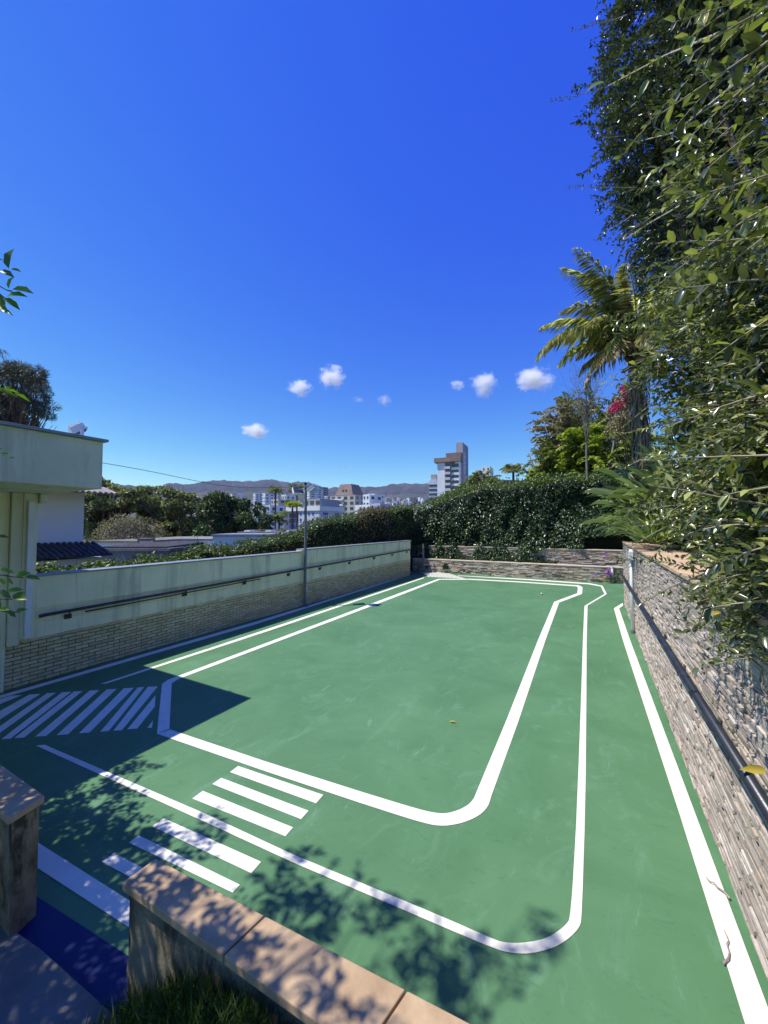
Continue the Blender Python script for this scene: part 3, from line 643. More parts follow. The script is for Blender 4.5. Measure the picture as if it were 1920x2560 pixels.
# grass bed in front of the wall (towards the camera)
bx = np.linspace(-2.28, 1.6, 30); by = np.linspace(-1.2, 1.30, 18); vs = []
def bedz(x, y):
    e = min(1, max(0, (x+2.30)/.5)); e2 = min(1, max(0, (x+2.1)/.8)); return -.02+(.30*e+.20*e2)*(1+.04*math.sin(x*7+y*5))+.03*math.sin(y*4)*e
DC = lambda x: D.y+dDC.y/dDC.x*(x-D.x)+.025
for x in bx:
    for y in by: yy = min(y, DC(x)); vs.append((x, yy, bedz(x, yy)))
m = MB(); m.add(vs, [(i*18+j, (i+1)*18+j, (i+1)*18+j+1, i*18+j+1) for i in range(29) for j in range(17)]); m.obj('lawn_bed', M_soil, kind='structure', smooth=True)
n = 42000; X = rng.uniform(-2.27, .9, n); Yy = rng.uniform(.25, 1.28, n); ok = Yy < np.array([DC(x) for x in X])-.005; X, Yy = X[ok], Yy[ok]
k = vnoise(np.stack([X*4, Yy*4, X*0], 1), 3, 1.2) > -.45; X, Yy = X[k], Yy[k]
P = np.stack([X, Yy, [bedz(a_, b_)-.004 for a_, b_ in zip(X, Yy)]], 1); D_ = nrm(rng.normal(size=P.shape)*(.55, .55, 0)+(0, 0, 1)); 
mobj('grass', leafmesh('grass', P, D_, rdir(len(P), (0, 0, 0)), rng.uniform(.05, .17, len(P)), rng.uniform(.003, .008, len(P)), TB), L_grass, label='dark green lawn grass growing along the foot of the foreground wall', cat='grass', kind='stuff')
# bank grass behind right wall
n = 16000; X = rng.uniform(RWX+.72, 5, n); Yy = rng.uniform(4, 14.9, n); P = np.stack([X, Yy, 2.02+.18*np.maximum(0, X-1.6)], 1)
mobj('bank_grass', leafmesh('bank_grass', P, nrm(rng.normal(size=P.shape)*(.6, .6, 0)+(0, 0, 1)), rdir(n), rng.uniform(.05, .16, n), .008, TB), L_dry, label='dry pale grass on the bank behind the right stone wall coping', cat='grass', kind='stuff')
# small litter on the court
def leaf_item(name, px, L, W, ang, mat, lab, cat, z=.012):
    p = gz(*px); P = np.array([[0, 0, 0]]); D_ = np.array([[math.cos(ang), math.sin(ang), .12]])
    o = mobj(name, leafmesh(name, P, D_, np.array([[0, 0, 1.0]]), L, W, T8, np.array([.6])), mat, loc=(p.x, p.y, z)); link(o, None, lab, cat); return o
leaf_item('fallen_leaf', (1123, 1807), .10, .035, .4, L_yellow, 'small yellow fallen leaf lying on the green court inside the thick white loop', 'leaf')
leaf_item('fallen_leaf', (1885, 2350), .12, .03, -1.25, L_palmdry, 'dry tan fallen leaf on the green strip beside the right stone wall', 'leaf')
leaf_item('fallen_leaf', (1308, 1460), .09, .07, 1, L_bronze, 'small dark fallen leaf near the far white line of the court', 'leaf')
p = gz(1354, 1487); m = MB(); m.ball((p.x, p.y, .04), .04, 1, 12, 8); m.obj('small_ball', M_sandlt, smooth=True, label='small pale ball lying on the green court near the far right bend', cat='ball')
M_dtwig = simple('dry_twig', lin(.26, .19, .17), lin(.45, .36, .31), 30, .9)
def twig(lab, pts, r=.006):
    m = MB(); q = [gz(*ZD(*p))+Vector((0, 0, .012+r+.004*(i % 2))) for i, p in enumerate(pts)]; m.tube(q, [r*(1-.5*i/len(q)) for i in range(len(q))], 6)
    return m.obj('dry_twig', M_dtwig, label=lab, cat='twig')
twig('thin curly dry twig lying across the inner edge of the right thick white line', [(1035, 1730), (1075, 1690), (1085, 1640), (1062, 1570), (1078, 1540), (1058, 1490), (1042, 1450)], .005)
twig('dry pod like twig lying across the outer edge of the right thick white line', [(1090, 1185), (1040, 1130), (985, 1090), (955, 1055), (920, 1040), (892, 1010)], .007)
twig('small forked dry twig on the court at the corner of the right white line', [(-275, -1115), (-240, -1105), (-200, -1110)], .008)
# ================================================================== NEIGHBOURS BEYOND THE LEFT WALL
DS = 1920/1659
hs_ = thing('white_house', 'white house with two dark tiled eaves just beyond the left wall', 'house', (-13, 3, 0))
m = MB(); m.box(-4, 0, -5, 2.62, -1, 3.62); m.box(-4.2, .78, -5, 2.74, -1, 1.72); m.obj('wall', M_whitehouse, hs_, bevel=.01)
def eave(parent, x0, x1, y0, y1, z0, z1, mat, nm='roof_tile', step=.14):
    y = y0; me = None
    while y < y1:
        mm = MB(); n = 6; rows = 3; vs = []; fs = []
        for r in range(rows):
            xa, xb = x0+(x1-x0)*r/rows, x0+(x1-x0)*((r+1)/rows)+.03
            za, zb = z0+(z1-z0)*r/rows+.012, z0+(z1-z0)*((r+1)/rows)-.012
            for (xx, zz) in ((xa, za), (xb, zb)):
                for k in range(n+1):
                    a = pi*k/n; vs.append((xx, step/2-math.cos(a)*step*.40, zz+math.sin(a)*.05))
            b = r*2*(n+1)
            fs += [(b+k, b+k+1, b+n+1+k+1, b+n+1+k) for k in range(n)]
            fs += [tuple(range(b+n+1, b+2*(n+1)))]
        mm.add(vs, fs)
        o = mm.obj(nm, mat, parent); o.location = (0, y, 0); y += step
    mm = MB(); mm.add([(x0, y0, z0-.03), (x1, y0, z1-.03), (x1, y1, z1-.03), (x0, y1, z0-.03), (x0, y0, z0), (x1, y0, z1), (x1, y1, z1), (x0, y1, z0)], [(0, 1, 2, 3), (7, 6, 5, 4), (0, 4, 5, 1), (1, 5, 6, 2), (2, 6, 7, 3), (3, 7, 4, 0)])
    mm.obj('roof_deck', mat, parent)
eave(hs_, .02, 1.0, -2.4, 2.9, 2.10, 1.80, M_tile)
eave(hs_, -1.2, .95, -2.4, 2.95, 4.05, 3.52, M_tilelt)
def pbox(name, px0, px1, pyt, pyb, Z, depth, mat, lab, cat, yaw=0.0, extra=None, cap=None):
    c = gd((px0+px1)/2, pyb, Z); s = Z/FOC; wd = (px1-px0)*s; h = (pyb-pyt)*s
    t = thing(name, lab, cat, (c.x, c.y, c.z), YAW+yaw)
    m = MB(); m.box(-wd/2, wd/2, 0, depth, min(-1.2, terr_z(c.x, c.y)-c.z-1), h); m.obj('wall', mat, t)
    if cap: m = MB(); m.box(-wd/2-.08, wd/2+.08, -.08, depth+.08, h+.003, h+.12); m.obj('roof_slab', cap, t)
    return t, wd, h, s
t, wd, h, s = pbox('neighbour_roof', 225, 352, 1357, 1392, 22, 5, M_white, 'low white parapet of a neighbouring roof beside the dark tiled eave', 'roof', -.2, cap=M_conc)
t, wd, h, s = pbox('roof_terrace', 350, 534, 1352, 1392, 25, 6, M_white, 'weathered flat roof on short white piers with brown openings, beyond the left wall', 'roof', .1, cap=M_roofc)
for k in range(3):
    m = MB(); x = -wd/2+wd*(.09+.3*k); m.box(x, x+wd*.21, -.03, -.004, h-.55, h-.12); m.obj('opening', M_brick, t)
t, wd, h, s = pbox('white_parapet', 532, 668, 1341, 1395, 22, 3.5, M_white, 'bright white parapet wall in front of the dark green tree', 'wall', .05, cap=M_capm)
t, wd, h, s = pbox('grey_roof', 590, 752, 1333, 1375, 34, 8, M_roofc, 'low grey roof behind the bright white parapet', 'roof', -.15, cap=M_roofc)
for k in range(6):
    m = MB(); m.box(-wd/2+k*.9, -wd/2+k*.9+.55, 1+k*.3, 3+k*.3, h+.125, h+.25+.05*(k % 2)); m.obj('roof_panel', M_conc if k % 2 else M_white, t)
t, wd, h, s = pbox('tiled_roof', 252, 420, 1378, 1410, 16, 3, M_roofc, 'dark corrugated roof just behind the vines on the left wall', 'roof', .0, cap=M_roofc)
for k in range(14):
    m = MB(); m.tube([(-wd/2+k*.2, 0, h+.13), (-wd/2+k*.2+.2, 3, h+.2)], .07, 6); m.obj('roof_tile', M_tile, t)
t, wd, h, s = pbox('chimney_block', 349, 368, 1352, 1378, 20, .7, M_white, 'small white chimney block on the neighbouring roof', 'chimney', .2, cap=M_conc)
# ------------------------------------------------------------------ city
def city_block(name, x0, x1, yt, yb, Z, depth, mat, lab, cat='building', yaw=0.0, rows=4, cols=3, ww=.5, wh=.5, side=2, winmat=None, cap=None, base=12, skip=0.0):
    t, wd, h, s = pbox(name, x0, x1, yt, yb, Z, depth, mat, lab, cat, yaw, cap=cap)
    wm = winmat or M_glass; cw, ch = wd/cols, h/rows
    me = MB().box(0, cw*ww, -.10, .02, 0, ch*wh).mesh('window'); me.materials.append(wm)
    for r in range(rows):
        for c in range(cols):
            if random.random() < skip: continue
            mobj('window', me, None, t, (-wd/2+cw*(c+.5-ww/2), -.02, h-ch*(r+1)+ch*(1-wh)*.5))
    if side:
        sgn = 1 if yaw < 0 else -1
        cs = depth/side; me2 = MB().box(-.10, .10, 0, cs*.4, 0, ch*wh).mesh('window'); me2.materials.append(wm)
        for r in range(rows):
            for c in range(side): mobj('window', me2, None, t, (sgn*wd/2, cs*(c+.3), h-ch*(r+1)+ch*(1-wh)*.5))
    return t, wd, h, s
M_grey1 = simple('grey_building', lin(.30, .29, .30), lin(.38, .37, .38), .1, .9); M_beige = simple('beige_building', lin(.42, .39, .34), lin(.52, .49, .44), .1, .9)
M_lav = simple('pale_lavender_building', lin(.50, .50, .56), lin(.58, .58, .64), .1, .9); M_brownc = simple('brown_concrete', lin(.20, .14, .12), lin(.30, .23, .20), .3, .9)
M_terra = simple('terracotta', lin(.45, .22, .13), lin(.58, .34, .22), .6, .9); M_blueg = simple('blue_window_glass', lin(.02, .05, .25), lin(.04, .09, .35), .1, .2)
# white and blue apartment block behind the lamp post
t, wd, h, s = city_block('apartment_block', 737, 806, 1277, 1350, 95, 9, M_lav, 'white apartment block with blue windows right behind the lamp post', 'building', -.55, 5, 5, .34, .42, 2, M_blueg, skip=.25)
m = MB(); m.box(-wd/2-4.2, wd/2+.4, -.3, 9.5, h+.004, h+1.1); m.obj('roof_slab', M_white, t); m = MB(); m.box(-wd/2+1, wd/2-.5, .8, 8.5, h+1.104, h+3.0); m.obj('penthouse', M_grey1, t)
m = MB(); m.box(-wd/2-4.0, -wd/2-.02, .6, 9, -1, h); m.obj('glazed_stair', M_grey1, t)
for k in range(4):
    for j in range(5): m = MB(); m.box(-wd/2-3.8+k*1.0, -wd/2-3.1+k*1.0, .45, .596, j*1.4, j*1.4+1.1); m.obj('window', M_blueg if (k+j) % 3 else M_glass, t)
for k in range(3): m = MB(); m.box(-wd/2+1.2+k*1.9, -wd/2+2.4+k*1.9, .7, .797, h+1.5, h+2.5); m.obj('window', M_glass, t)
# tower with mansard top
t, wd, h, s = city_block('mansard_tower', 818, 893, 1238, 1345, 170, 12, M_beige, 'beige apartment tower with dark tapered concrete top, left of the white stepped houses', 'building', -.5, 8, 4, .5, .5, 3, cap=M_grey1, skip=.1)
m = MB(); a_, b_ = wd*.36, wd*.22; m.add([(-a_, 1, h+.13), (a_, 1, h+.13), (a_, 11, h+.13), (-a_, 11, h+.13), (-b_, 2.5, h+5.2), (b_, 2.5, h+5.2), (b_, 9, h+5.2), (-b_, 9, h+5.2)], [(0, 1, 5, 4), (1, 2, 6, 5), (2, 3, 7, 6), (3, 0, 4, 7), (4, 5, 6, 7)]); m.obj('tapered_top', M_brownc, t)
for k in range(2): m = MB(); m.box(-1+k*1.6, -.3+k*1.6, 1.35, 1.9, h+1.6, h+2.6); m.obj('window', M_glass, t)
for k in range(8): m = MB(); m.box(-wd/2-.05, wd*.06, -.9, -.004, h*(k/8)+.1, h*(k/8)+.75); m.obj('balcony', M_white, t)
blocks = [
 ('white_house_block', 905, 925, 1236, 1300, 150, 9, M_white, 'white stepped house with tall chimney, right of the mansard tower', -.2, 4, 2),
 ('white_house_block', 880, 932, 1262, 1320, 140, 9, M_white, 'wide white house with dark top floor window, in front of the stepped house', -.3, 3, 4),
 ('white_house_block', 925, 952, 1258, 1320, 135, 9, M_lav, 'pale grey house with two small windows at the right of the white houses', -.1, 3, 3),
 ('white_house_block', 918, 938, 1234, 1275, 190, 9, M_white, 'white house with little round gable, farthest of the white houses', -.2, 3, 2),
 ('white_wall_house', 899, 940, 1279, 1320, 110, 8, M_white, 'low bright white walled house above the dry brown hedge', .1, 2, 3),
 ('slim_tower', 763, 776, 1221, 1290, 420, 18, M_white, 'slim white tower with blue glazing, left of a twin behind the lamp head', -.4, 12, 3),
 ('slim_tower', 777, 790, 1216, 1290, 430, 18, M_grey1, 'slim pale tower with ribbed front, right of its twin behind the lamp head', -.4, 14, 3),
 ('city_building', 655, 676, 1262, 1320, 130, 9, M_white, 'white house partly hidden by the leftmost slim palm', .1, 3, 2),
 ('city_building', 672, 700, 1248, 1300, 160, 9, M_beige, 'beige building behind the two tall slim palms', -.2, 4, 3),
 ('city_building', 700, 717, 1237, 1290, 260, 9, M_white, 'white building with arched windows between the slim palms', -.1, 4, 3),
 ('city_building', 653, 664, 1233, 1290, 300, 9, M_white, 'narrow white building next to the dark green tree', -.2, 7, 2),
 ('city_building', 664, 671, 1230, 1290, 330, 9, M_grey1, 'narrow grey building between white buildings beside the dark green tree', -.2, 7, 2),
 ('city_building', 631, 640, 1234, 1262, 380, 9, M_white, 'small white tower peeking over the dark green tree', -.2, 5, 2),
 ('city_building', 792, 818, 1252, 1300, 200, 9, M_white, 'white building between the slim towers and the mansard tower', -.2, 4, 3),
 ('city_building', 808, 820, 1240, 1290, 260, 9, M_lav, 'pale building just left of the mansard tower', -.2, 6, 2),
 ('city_building', 795, 850, 1290, 1340, 100, 8, M_beige, 'low beige block in front of the mansard tower, over the hedge', .0, 3, 3),
 ('city_building', 738, 760, 1256, 1290, 190, 9, M_grey1, 'grey block just left of the lamp pole', -.2, 3, 3),
 ('city_building', 1037, 1068, 1276, 1315, 95, 9, M_beige, 'cream house with sunlit wall left of the tall tower', .1, 2, 3),
 ('city_building', 1000, 1045, 1286, 1330, 80, 6, M_terra, 'terracotta roofed house over the ivy hedge', .1, 1, 3),
]
for (nm, x0, x1, yt, yb, Z, dp_, mt, lab, yw, r, c) in blocks:
    city_block(nm, x0, x1, yt, yb, Z, dp_, mt, lab, 'building', yw-.4, r, c, .42, .42, 2, skip=.15)
m = MB(); q = gd(1036, 1243, 60); m.tube([q-Vector((0, 0, 6)), q], .12, 6); m.obj('utility_pole', M_brownc, label='dark utility pole rising over the ivy hedge before the far city', cat='pole')
# tall tower on the right
tz = 165; t, wd, h, s = pbox('tall_tower', 1093, 1150, 1152, 1300, tz, 14, M_white, 'tall beige apartment tower with brown roof band and balconies, highest building in view', 'tower', -.42)
fl_n = 10; fh = h/fl_n*.93
m = MB(); m.box(-wd*.16, wd*.30, -.06, .35, -1, h-.5); m.obj('recess', M_brownc, t)
for k in range(fl_n):
    z = h-1.2-(k+1)*fh
    m = MB(); m.box(-wd*.14, wd*.10, -1.2, -.065, z+.1, z+1.15); m.obj('balcony', M_lav, t)
    m = MB(); m.box(wd*.16, wd*.46, -.12, -.064, z+.9, z+2.2); m.obj('window', M_glass, t)
    m = MB(); m.box(wd*.14, wd*.49, -.11, -.064, z-.6, z+.8); m.obj('white_panel', M_white, t)
    m = MB(); m.box(-wd*.12, wd*.08, -.10, -.064, z+1.2, z+2.4); m.obj('window', M_glass, t)
m = MB(); m.box(-wd*.62, wd*.56, -1.0, 10, h-.4, h+1.5); m.obj('roof_band', M_brownc, t)
m = MB(); m.box(-wd*.12, wd*.56, .5, 10, h+1.6, h+3.6); m.obj('roof_band', M_brownc, t)
m = MB(); m.box(wd*.28, wd*.58, 3.0, 14.2, -1, h+8.3); m.obj('lift_shaft', M_grey1, t)
m = MB(); m.box(wd*.585, wd*.60, 3.5, 8, -1, h+4.5); m.obj('white_panel', M_lav, t)
for k in range(7): m = MB(); m.box(wd*.602, wd*.61, 6.2, 7.2, h+3-k*2.3, h+3.9-k*2.3); m.obj('window', M_glass, t)
t, wd, h, s = pbox('striped_block', 1073, 1094, 1201, 1300, 200, 10, M_white, 'white apartment block with long dark window bands, just left of the tall tower', 'building', -.2)
for k in range(9): m = MB(); m.box(-wd*.49, wd*.47, -.12, -.004, h-3.2-k*2.25, h-2.1-k*2.25); m.obj('window_band', M_glass, t)
m = MB(); m.box(-wd*.3, wd*.4, 1, 6, h+.004, h+3.3); m.obj('roof_house', M_beige, t)
t, wd, h, s = city_block('round_top_block', 1205, 1226, 1165, 1260, 150, 10, M_white, 'white block with rounded stair tower right of the tall tower, behind palms', 'building', -.4, 7, 2, .3, .3, 2)
t, wd, h, s = city_block('round_top_block', 1190, 1206, 1175, 1260, 160, 10, M_beige, 'beige block just left of the rounded stair tower, behind palms', 'building', -.2, 5, 2, .3, .3, 0)
t, wd, h, s = city_block('round_top_block', 1222, 1231, 1195, 1260, 150, 6, M_brownc, 'small brown annexe at the right foot of the rounded stair tower', 'building', -.2, 3, 1, .3, .3, 0)
t, wd, h, s = pbox('terracotta_roof', 1225, 1330, 1200, 1240, 50, 8, M_terra, 'peach coloured house roof peeking over the hedge left of the fishtail palms', 'roof', .2)
# distant city on the slope: individual little buildings
cm_ = []
for k in range(10):
    mm = MB(); a_, b_, h_ = random.uniform(6, 13), random.uniform(6, 12), random.uniform(7, 22)
    mm.box(-a_, a_, -b_, b_, -20, h_)
    me = mm.mesh('distant_building')
    cm_.append((me, a_, h_))
M_far = [simple('far_white', lin(.60, .60, .60), lin(.72, .72, .72), .01), simple('far_grey', lin(.22, .22, .23), lin(.34, .34, .35), .01), simple('far_beige', lin(.45, .38, .30), lin(.55, .48, .40), .01), simple('far_dark', lin(.05, .06, .05), lin(.10, .10, .09), .01)]
cmm = [[] for _ in M_far]
for i, mt in enumerate(M_far):
    for me, a_, h_ in cm_: c = me.copy(); c.materials.append(mt); cmm[i].append((c, a_, h_))
zt_ = -8+0.000014*2700**2+0.030*2700
def ground_at(px, py):
    r = ray(px, py); lo, hi = 700, 4200
    for _ in range(40):
        mid = (lo+hi)/2; p = C0+r*mid
        if p.z < terr_z(p.x, p.y): hi = mid
        else: lo = mid
    return C0+r*lo
for i in range(280):
    u = random.random()
    if i < 190: px = random.uniform(930, 1078); py = 1250+50*(random.random()**.9)
    elif i < 250: px = random.uniform(640, 930); py = random.uniform(1246, 1275)
    else: px = random.uniform(560, 700); py = random.uniform(1240, 1262)
    Z = 900+2400*((1300-py)/55)**1.1 if py < 1300 else 900
    p = gd(px, py, Z); me, a_, h_ = random.choice(cmm[random.choices([0, 1, 2, 3], [6, 2.5, 1.2, 1.5])[0]])
    sc = max(.45, Z/2300)
    o = mobj('distant_building', me, None, loc=p, rot=(0, 0, random.uniform(0, 1.5)), label='tiny pale building among many on the slope of the far city', cat='building', group='tiny buildings of the far city'); o.scale = (sc, sc, sc*.9)
for k, (px, hh) in enumerate([(1052, 9), (1058, 13), (1066, 10), (757, 7), (861, 9), (1071, 8)]):
    p = gd(px, ridge_y(px)+2, 6200); m = MB(); m.tube([p-Vector((0, 0, 20)), p+Vector((0, 0, hh*6.4))], 1.6, 4)
    m.obj('radio_mast', M_grey1, label='thin radio mast on the distant mountain ridge', cat='mast', group='radio masts on the mountain ridge')
# ================================================================== CLOUDS
def cloud(x0, x1, y0, y1, lab, dens=.02, thr=.5, Z=9000, seed=0, deep=.6):
    c = gd((x0+x1)/2, (y0+y1)/2, Z); s = Z/FOC
    bpy_me = MB().ball((0, 0, 0), 1, 1, 20, 14).mesh('cloud')
    t = NT('cloud_vapour'); tc = t.n('ShaderNodeTexCoord')
    nz = t.n('ShaderNodeTexNoise'); nz.inputs['Scale'].default_value = 2.5; nz.inputs['Detail'].default_value = 9; nz.inputs['Roughness'].default_value = .68
    mp = t.n('ShaderNodeMapping'); mp.inputs['Location'].default_value = (seed*3.7, seed*1.9, 0); t.l(tc.outputs['Object'], mp.inputs[0]); t.l(mp.outputs[0], nz.inputs['Vector'])
    ln_ = t.n('ShaderNodeVectorMath', operation='LENGTH'); t.l(tc.outputs['Object'], ln_.inputs[0])
    v = t.math('SUBTRACT', nz.outputs['Fac'], t.math('MULTIPLY', t.math('POWER', ln_.outputs['Value'], 1.5), .50))
    v = t.math('MULTIPLY', t.math('MAXIMUM', t.math('SUBTRACT', v, .31), 0), dens*5)
    pv = t.n('ShaderNodeVolumePrincipled'); pv.inputs['Color'].default_value = (1, 1, 1, 1); pv.inputs['Anisotropy'].default_value = .35
    t.l(v, pv.inputs['Density']); t.l(pv.outputs[0], t.out.inputs['Volume'])
    o = mobj('cloud', bpy_me, t.m, loc=c, rot=(0, 0, YAW), label=lab, cat='cloud', group='small white clouds low in the sky')
    o.scale = ((x1-x0)/2*s*1.25, (x1-x0)/2*s*deep, (y1-y0)/2*s*1.3)
    return o
cloud(590, 688, 1052, 1102, 'flat wedge shaped white cloud, lowest and farthest left of the clouds', seed=1)
cloud(708, 792, 940, 998, 'small bright elongated cloud left of the round puffy one', seed=2)
cloud(784, 876, 905, 982, 'brightest round puffy cloud left of the middle', seed=3)
cloud(876, 916, 988, 1010, 'faint tiny wisp of cloud under the round puffy cloud', .006, seed=4)
cloud(934, 986, 980, 1020, 'faint curled wisp of cloud in the middle of the row', .006, seed=5)
cloud(1118, 1170, 944, 982, 'small round cloud left of the ragged pair', .012, seed=6)
cloud(1168, 1254, 918, 1004, 'ragged upright cloud with torn edges', .016, seed=7)
cloud(1272, 1400, 902, 992, 'large slanting cloud nearest the palm tree', .018, seed=8)
cloud(850, 880, 1160, 1176, 'tiny bright cloud speck low over the mountains', .01, seed=9)
# ================================================================== VEGETATION
def pxblobs(lst, Z, jit=.15, flat=1.0, depth=1.0):
    """list of (px, py, radius_px[, dz]) in photograph pixels -> crown clumps at distance Z"""
    cs, rs = [], []
    for b in lst:
        z = Z*(1+jit*random.uniform(-1, 1)*.5)+(b[3] if len(b) > 3 else 0); r = b[2]*z/FOC
        p = gd(b[0], b[1], z); cs.append(tuple(p)); rs.append((r, r*depth, r*flat))
    return cs, rs
def tree(name, label, cat, lst, Z, n, L, mat, base_px, trunk_r, group=None, wr=.5, flat=1.0, jit=.15, basez=None, T=T4, hole=0, droop=.3, up=.5, bark=None, depth=1.0):
    cs, rs = pxblobs(lst, Z, jit, flat, depth); b = gd(*base_px, Z)
    if basez is not None: b.z = basez
    t = thing(name, label, cat, (0, 0, 0), 0, group); t.location = b
    cs = [tuple(Vector(c)-b) for c in cs]
    crown('crown', cs, rs, n, L, mat, t, droop, T, wr, hole, up)
    limbs('trunk', (0, 0, 0), [tuple(Vector(c)*1.0) for c in cs], trunk_r, bark or M_bark, t)
    return t
R = random.uniform
# trees beyond the neighbours
def canopy(x0, x1, y0f, y1, n, r0, r1): return [(x := R(x0, x1), R(y0f(x), y1), R(r0, r1)) for _ in range(n)]
def interp(pts):
    def f(x):
        for (a, b), (c, d) in zip(pts, pts[1:]):
            if x <= c: return b+(d-b)*max(0, (x-a))/(c-a)
        return pts[-1][1]
    return f
top2 = interp([(190, 1205), (240, 1192), (262, 1196), (282, 1212), (320, 1222), (360, 1214), (400, 1212), (440, 1222), (480, 1232), (520, 1262), (545, 1290)])
edge = [(x, top2(x)+13, R(11, 17)) for x in range(196, 540, 15)]
tree('tree', 'broad olive green tree with layered crown, left behind the white house', 'tree', [e for e in edge if e[0] < 345]+canopy(190, 340, lambda x: top2(x)+25, 1350, 22, 18, 30), 46, 26000, .36, L_tree, (250, 1400), .45, 'trees beyond the left wall', flat=.55, basez=-4, hole=.9)
tree('tree', 'broad olive green tree with rounded crown, right of the one behind the white house', 'tree', [e for e in edge if e[0] >= 345]+canopy(350, 535, lambda x: top2(x)+25, 1350, 24, 18, 30), 48, 26000, .36, L_tree, (440, 1400), .45, 'trees beyond the left wall', flat=.55, basez=-4, hole=.9)
top4 = interp([(500, 1262), (520, 1238), (545, 1232), (580, 1240), (620, 1246), (650, 1262), (668, 1290)])
tree('tree', 'dark green dense round tree right of the olive green trees', 'tree', [(x, top4(x)+15, R(12, 18)) for x in range(508, 668, 13)]+canopy(505, 665, lambda x: top4(x)+28, 1345, 22, 16, 26), 42, 26000, .30, L_treed, (590, 1400), .35, 'trees beyond the left wall', basez=-4, hole=.8)
M_greytwig = simple('grey_twig', lin(.14, .12, .10), lin(.24, .21, .185), 9, .9)
tb = thing('bare_bush', 'grey brown nearly leafless dome shaped bush in front of the olive trees', 'bush', gd(320, 1400, 38))
b0 = Vector(tb.location); m = MB()
for k in range(260):
    a = random.random()*2*pi; ph = random.random()**.7*1.35; Lr = R(.75, 1)
    tip = Vector((math.cos(a)*math.sin(ph)*3.6, math.sin(a)*math.sin(ph)*3.0, 1.0+math.cos(ph)*3.4))*Lr
    mid = tip*.55+Vector((R(-.3, .3), R(-.3, .3), R(0, .4)))
    m.tube([Vector((R(-.2, .2), R(-.2, .2), 0)), mid, tip], [.035, .02, .006], 3, False)
    for q in range(5):
        s_ = mid.lerp(tip, random.random()); m.tube([s_, s_+Vector((R(-.5, .5), R(-.5, .5), R(-.1, .5)))], [.012, .004], 3, False)
m.obj('branches', M_greytwig, tb)
crown('foliage', [(0, 0, 2.2)], [(3.5, 3.0, 2.3)], 5200, .16, L_bronze, tb, 0, T4, .4)
# pine at the far left
tree('pine_tree', 'dark pine tree rising behind the flat roofed building at the left edge', 'tree', [(R(-70, 95), R(905, 1050), R(16, 30)) for _ in range(46)]+[(115, 985, 18), (128, 1015, 16), (95, 945, 16), (40, 905, 18), (5, 885, 14), (120, 1040, 16), (60, 930, 20), (80, 1060, 14)], 27, 42000, .24, L_pine, (-10, 1400), .3, wr=.10, jit=.2, flat=.55, basez=-3, droop=-.1, T=TB, hole=1.6)
# ---- palms
def frond_mesh(Lr, droop, ll, lw, n, up0=.2, leafdroop=.9, T=T4, jag=.12, twist=0):
    """frond along +x from origin, arching down"""
    pts = []; x = z = 0.0
    for i in range(13):
        t = i/12; ang = up0-droop*t**1.4; pts.append(Vector((x, math.sin(twist*t)*Lr*.06, z))); x += math.cos(ang)*Lr/12; z += math.sin(ang)*Lr/12
    m = MB(); m.tube(pts, [.028*Lr/2.5*(1-.8*i/12) for i in range(13)], 5)
    P, D, N, LL = [], [], [], []
    for i in range(n):
        t = .10+.90*i/(n-1); f = t*12; k = min(11, int(f)); p = pts[k].lerp(pts[k+1], f-k); tg = (pts[k+1]-pts[k]).normalized()
        prof = (math.sin(pi*min(1, (t*.86+.12)))**.6)
        for sd in (-1, 1):
            d = tg*R(.35, .75)+Vector((0, sd, 0))*R(.75, 1)+Vector((0, 0, -leafdroop*R(.5, 1.3)+.35))
            P.append(p); D.append(d+Vector((R(-jag, jag), R(-jag, jag), R(-jag, jag)))); N.append(Vector((0, 0, 1))+tg*.1); LL.append(ll*prof*R(.8, 1.1))
    V1, F1, k1 = leafarr(np.array(P), np.array(D), np.array(N), np.array(LL), lw, T)
    me = MB(); b = len(m.v); V = np.vstack([np.array(m.v), V1])
    fs = []
    for f in m.f:
        if len(f) == 4: fs += [(f[0], f[1], f[2]), (f[0], f[2], f[3])]
        else: fs += [(f[0], f[i], f[i+1]) for i in range(1, len(f)-1)]
    F = np.vstack([np.array(fs), F1+b]); rn = np.concatenate([np.full(b, .5), np.repeat(rng.random(len(P))**1.1*.95, k1)])
    return npmesh('frond', V, F, rn)
def palm(name, label, loc, H, Lr, nf, mat, trunk_r, ll, lw, nl, cat='palm tree', group=None, skirt=False, fronds=None, nmesh=4, up=(.2, 1.1), droop=(1.2, 2.0), base_dz=0, lean=(0, 0), leafdroop=.9):
    t = thing(name, label, cat, loc, 0, group); m = MB()
    pts = [Vector((lean[0]*s_, lean[1]*s_, H*s_)) for s_ in (0, .25, .5, .75, 1)]
    m.tube(pts, [trunk_r*1.25, trunk_r*1.02, trunk_r, trunk_r*.95, trunk_r*.9], 9)
    for k in range(int(H/.22)):
        z = k*.22; c = Vector((lean[0]*z/H, lean[1]*z/H, z)); m.tube([c, c+Vector((0, 0, .05))], trunk_r*1.10, 9)
    m.obj('trunk', M_thatch if skirt else M_bark, t, smooth=True)
    meshes = []
    for k in range(nmesh):
        me = frond_mesh(Lr*R(.85, 1.1), R(*droop), ll, lw, nl, R(*up), leafdroop); me.materials.append(mat); meshes.append(me)
    top = Vector((lean[0], lean[1], H))
    spec = fronds or [(2*pi*k/nf+R(-.3, .3), R(-.25, .55), R(.85, 1.1)) for k in range(nf)]
    for az, tl, sc in spec:
        o = mobj('frond', random.choice(meshes), None, t, top, (R(-.4, .4), -tl, az)); o.scale = (sc, sc, sc)
    return t, top
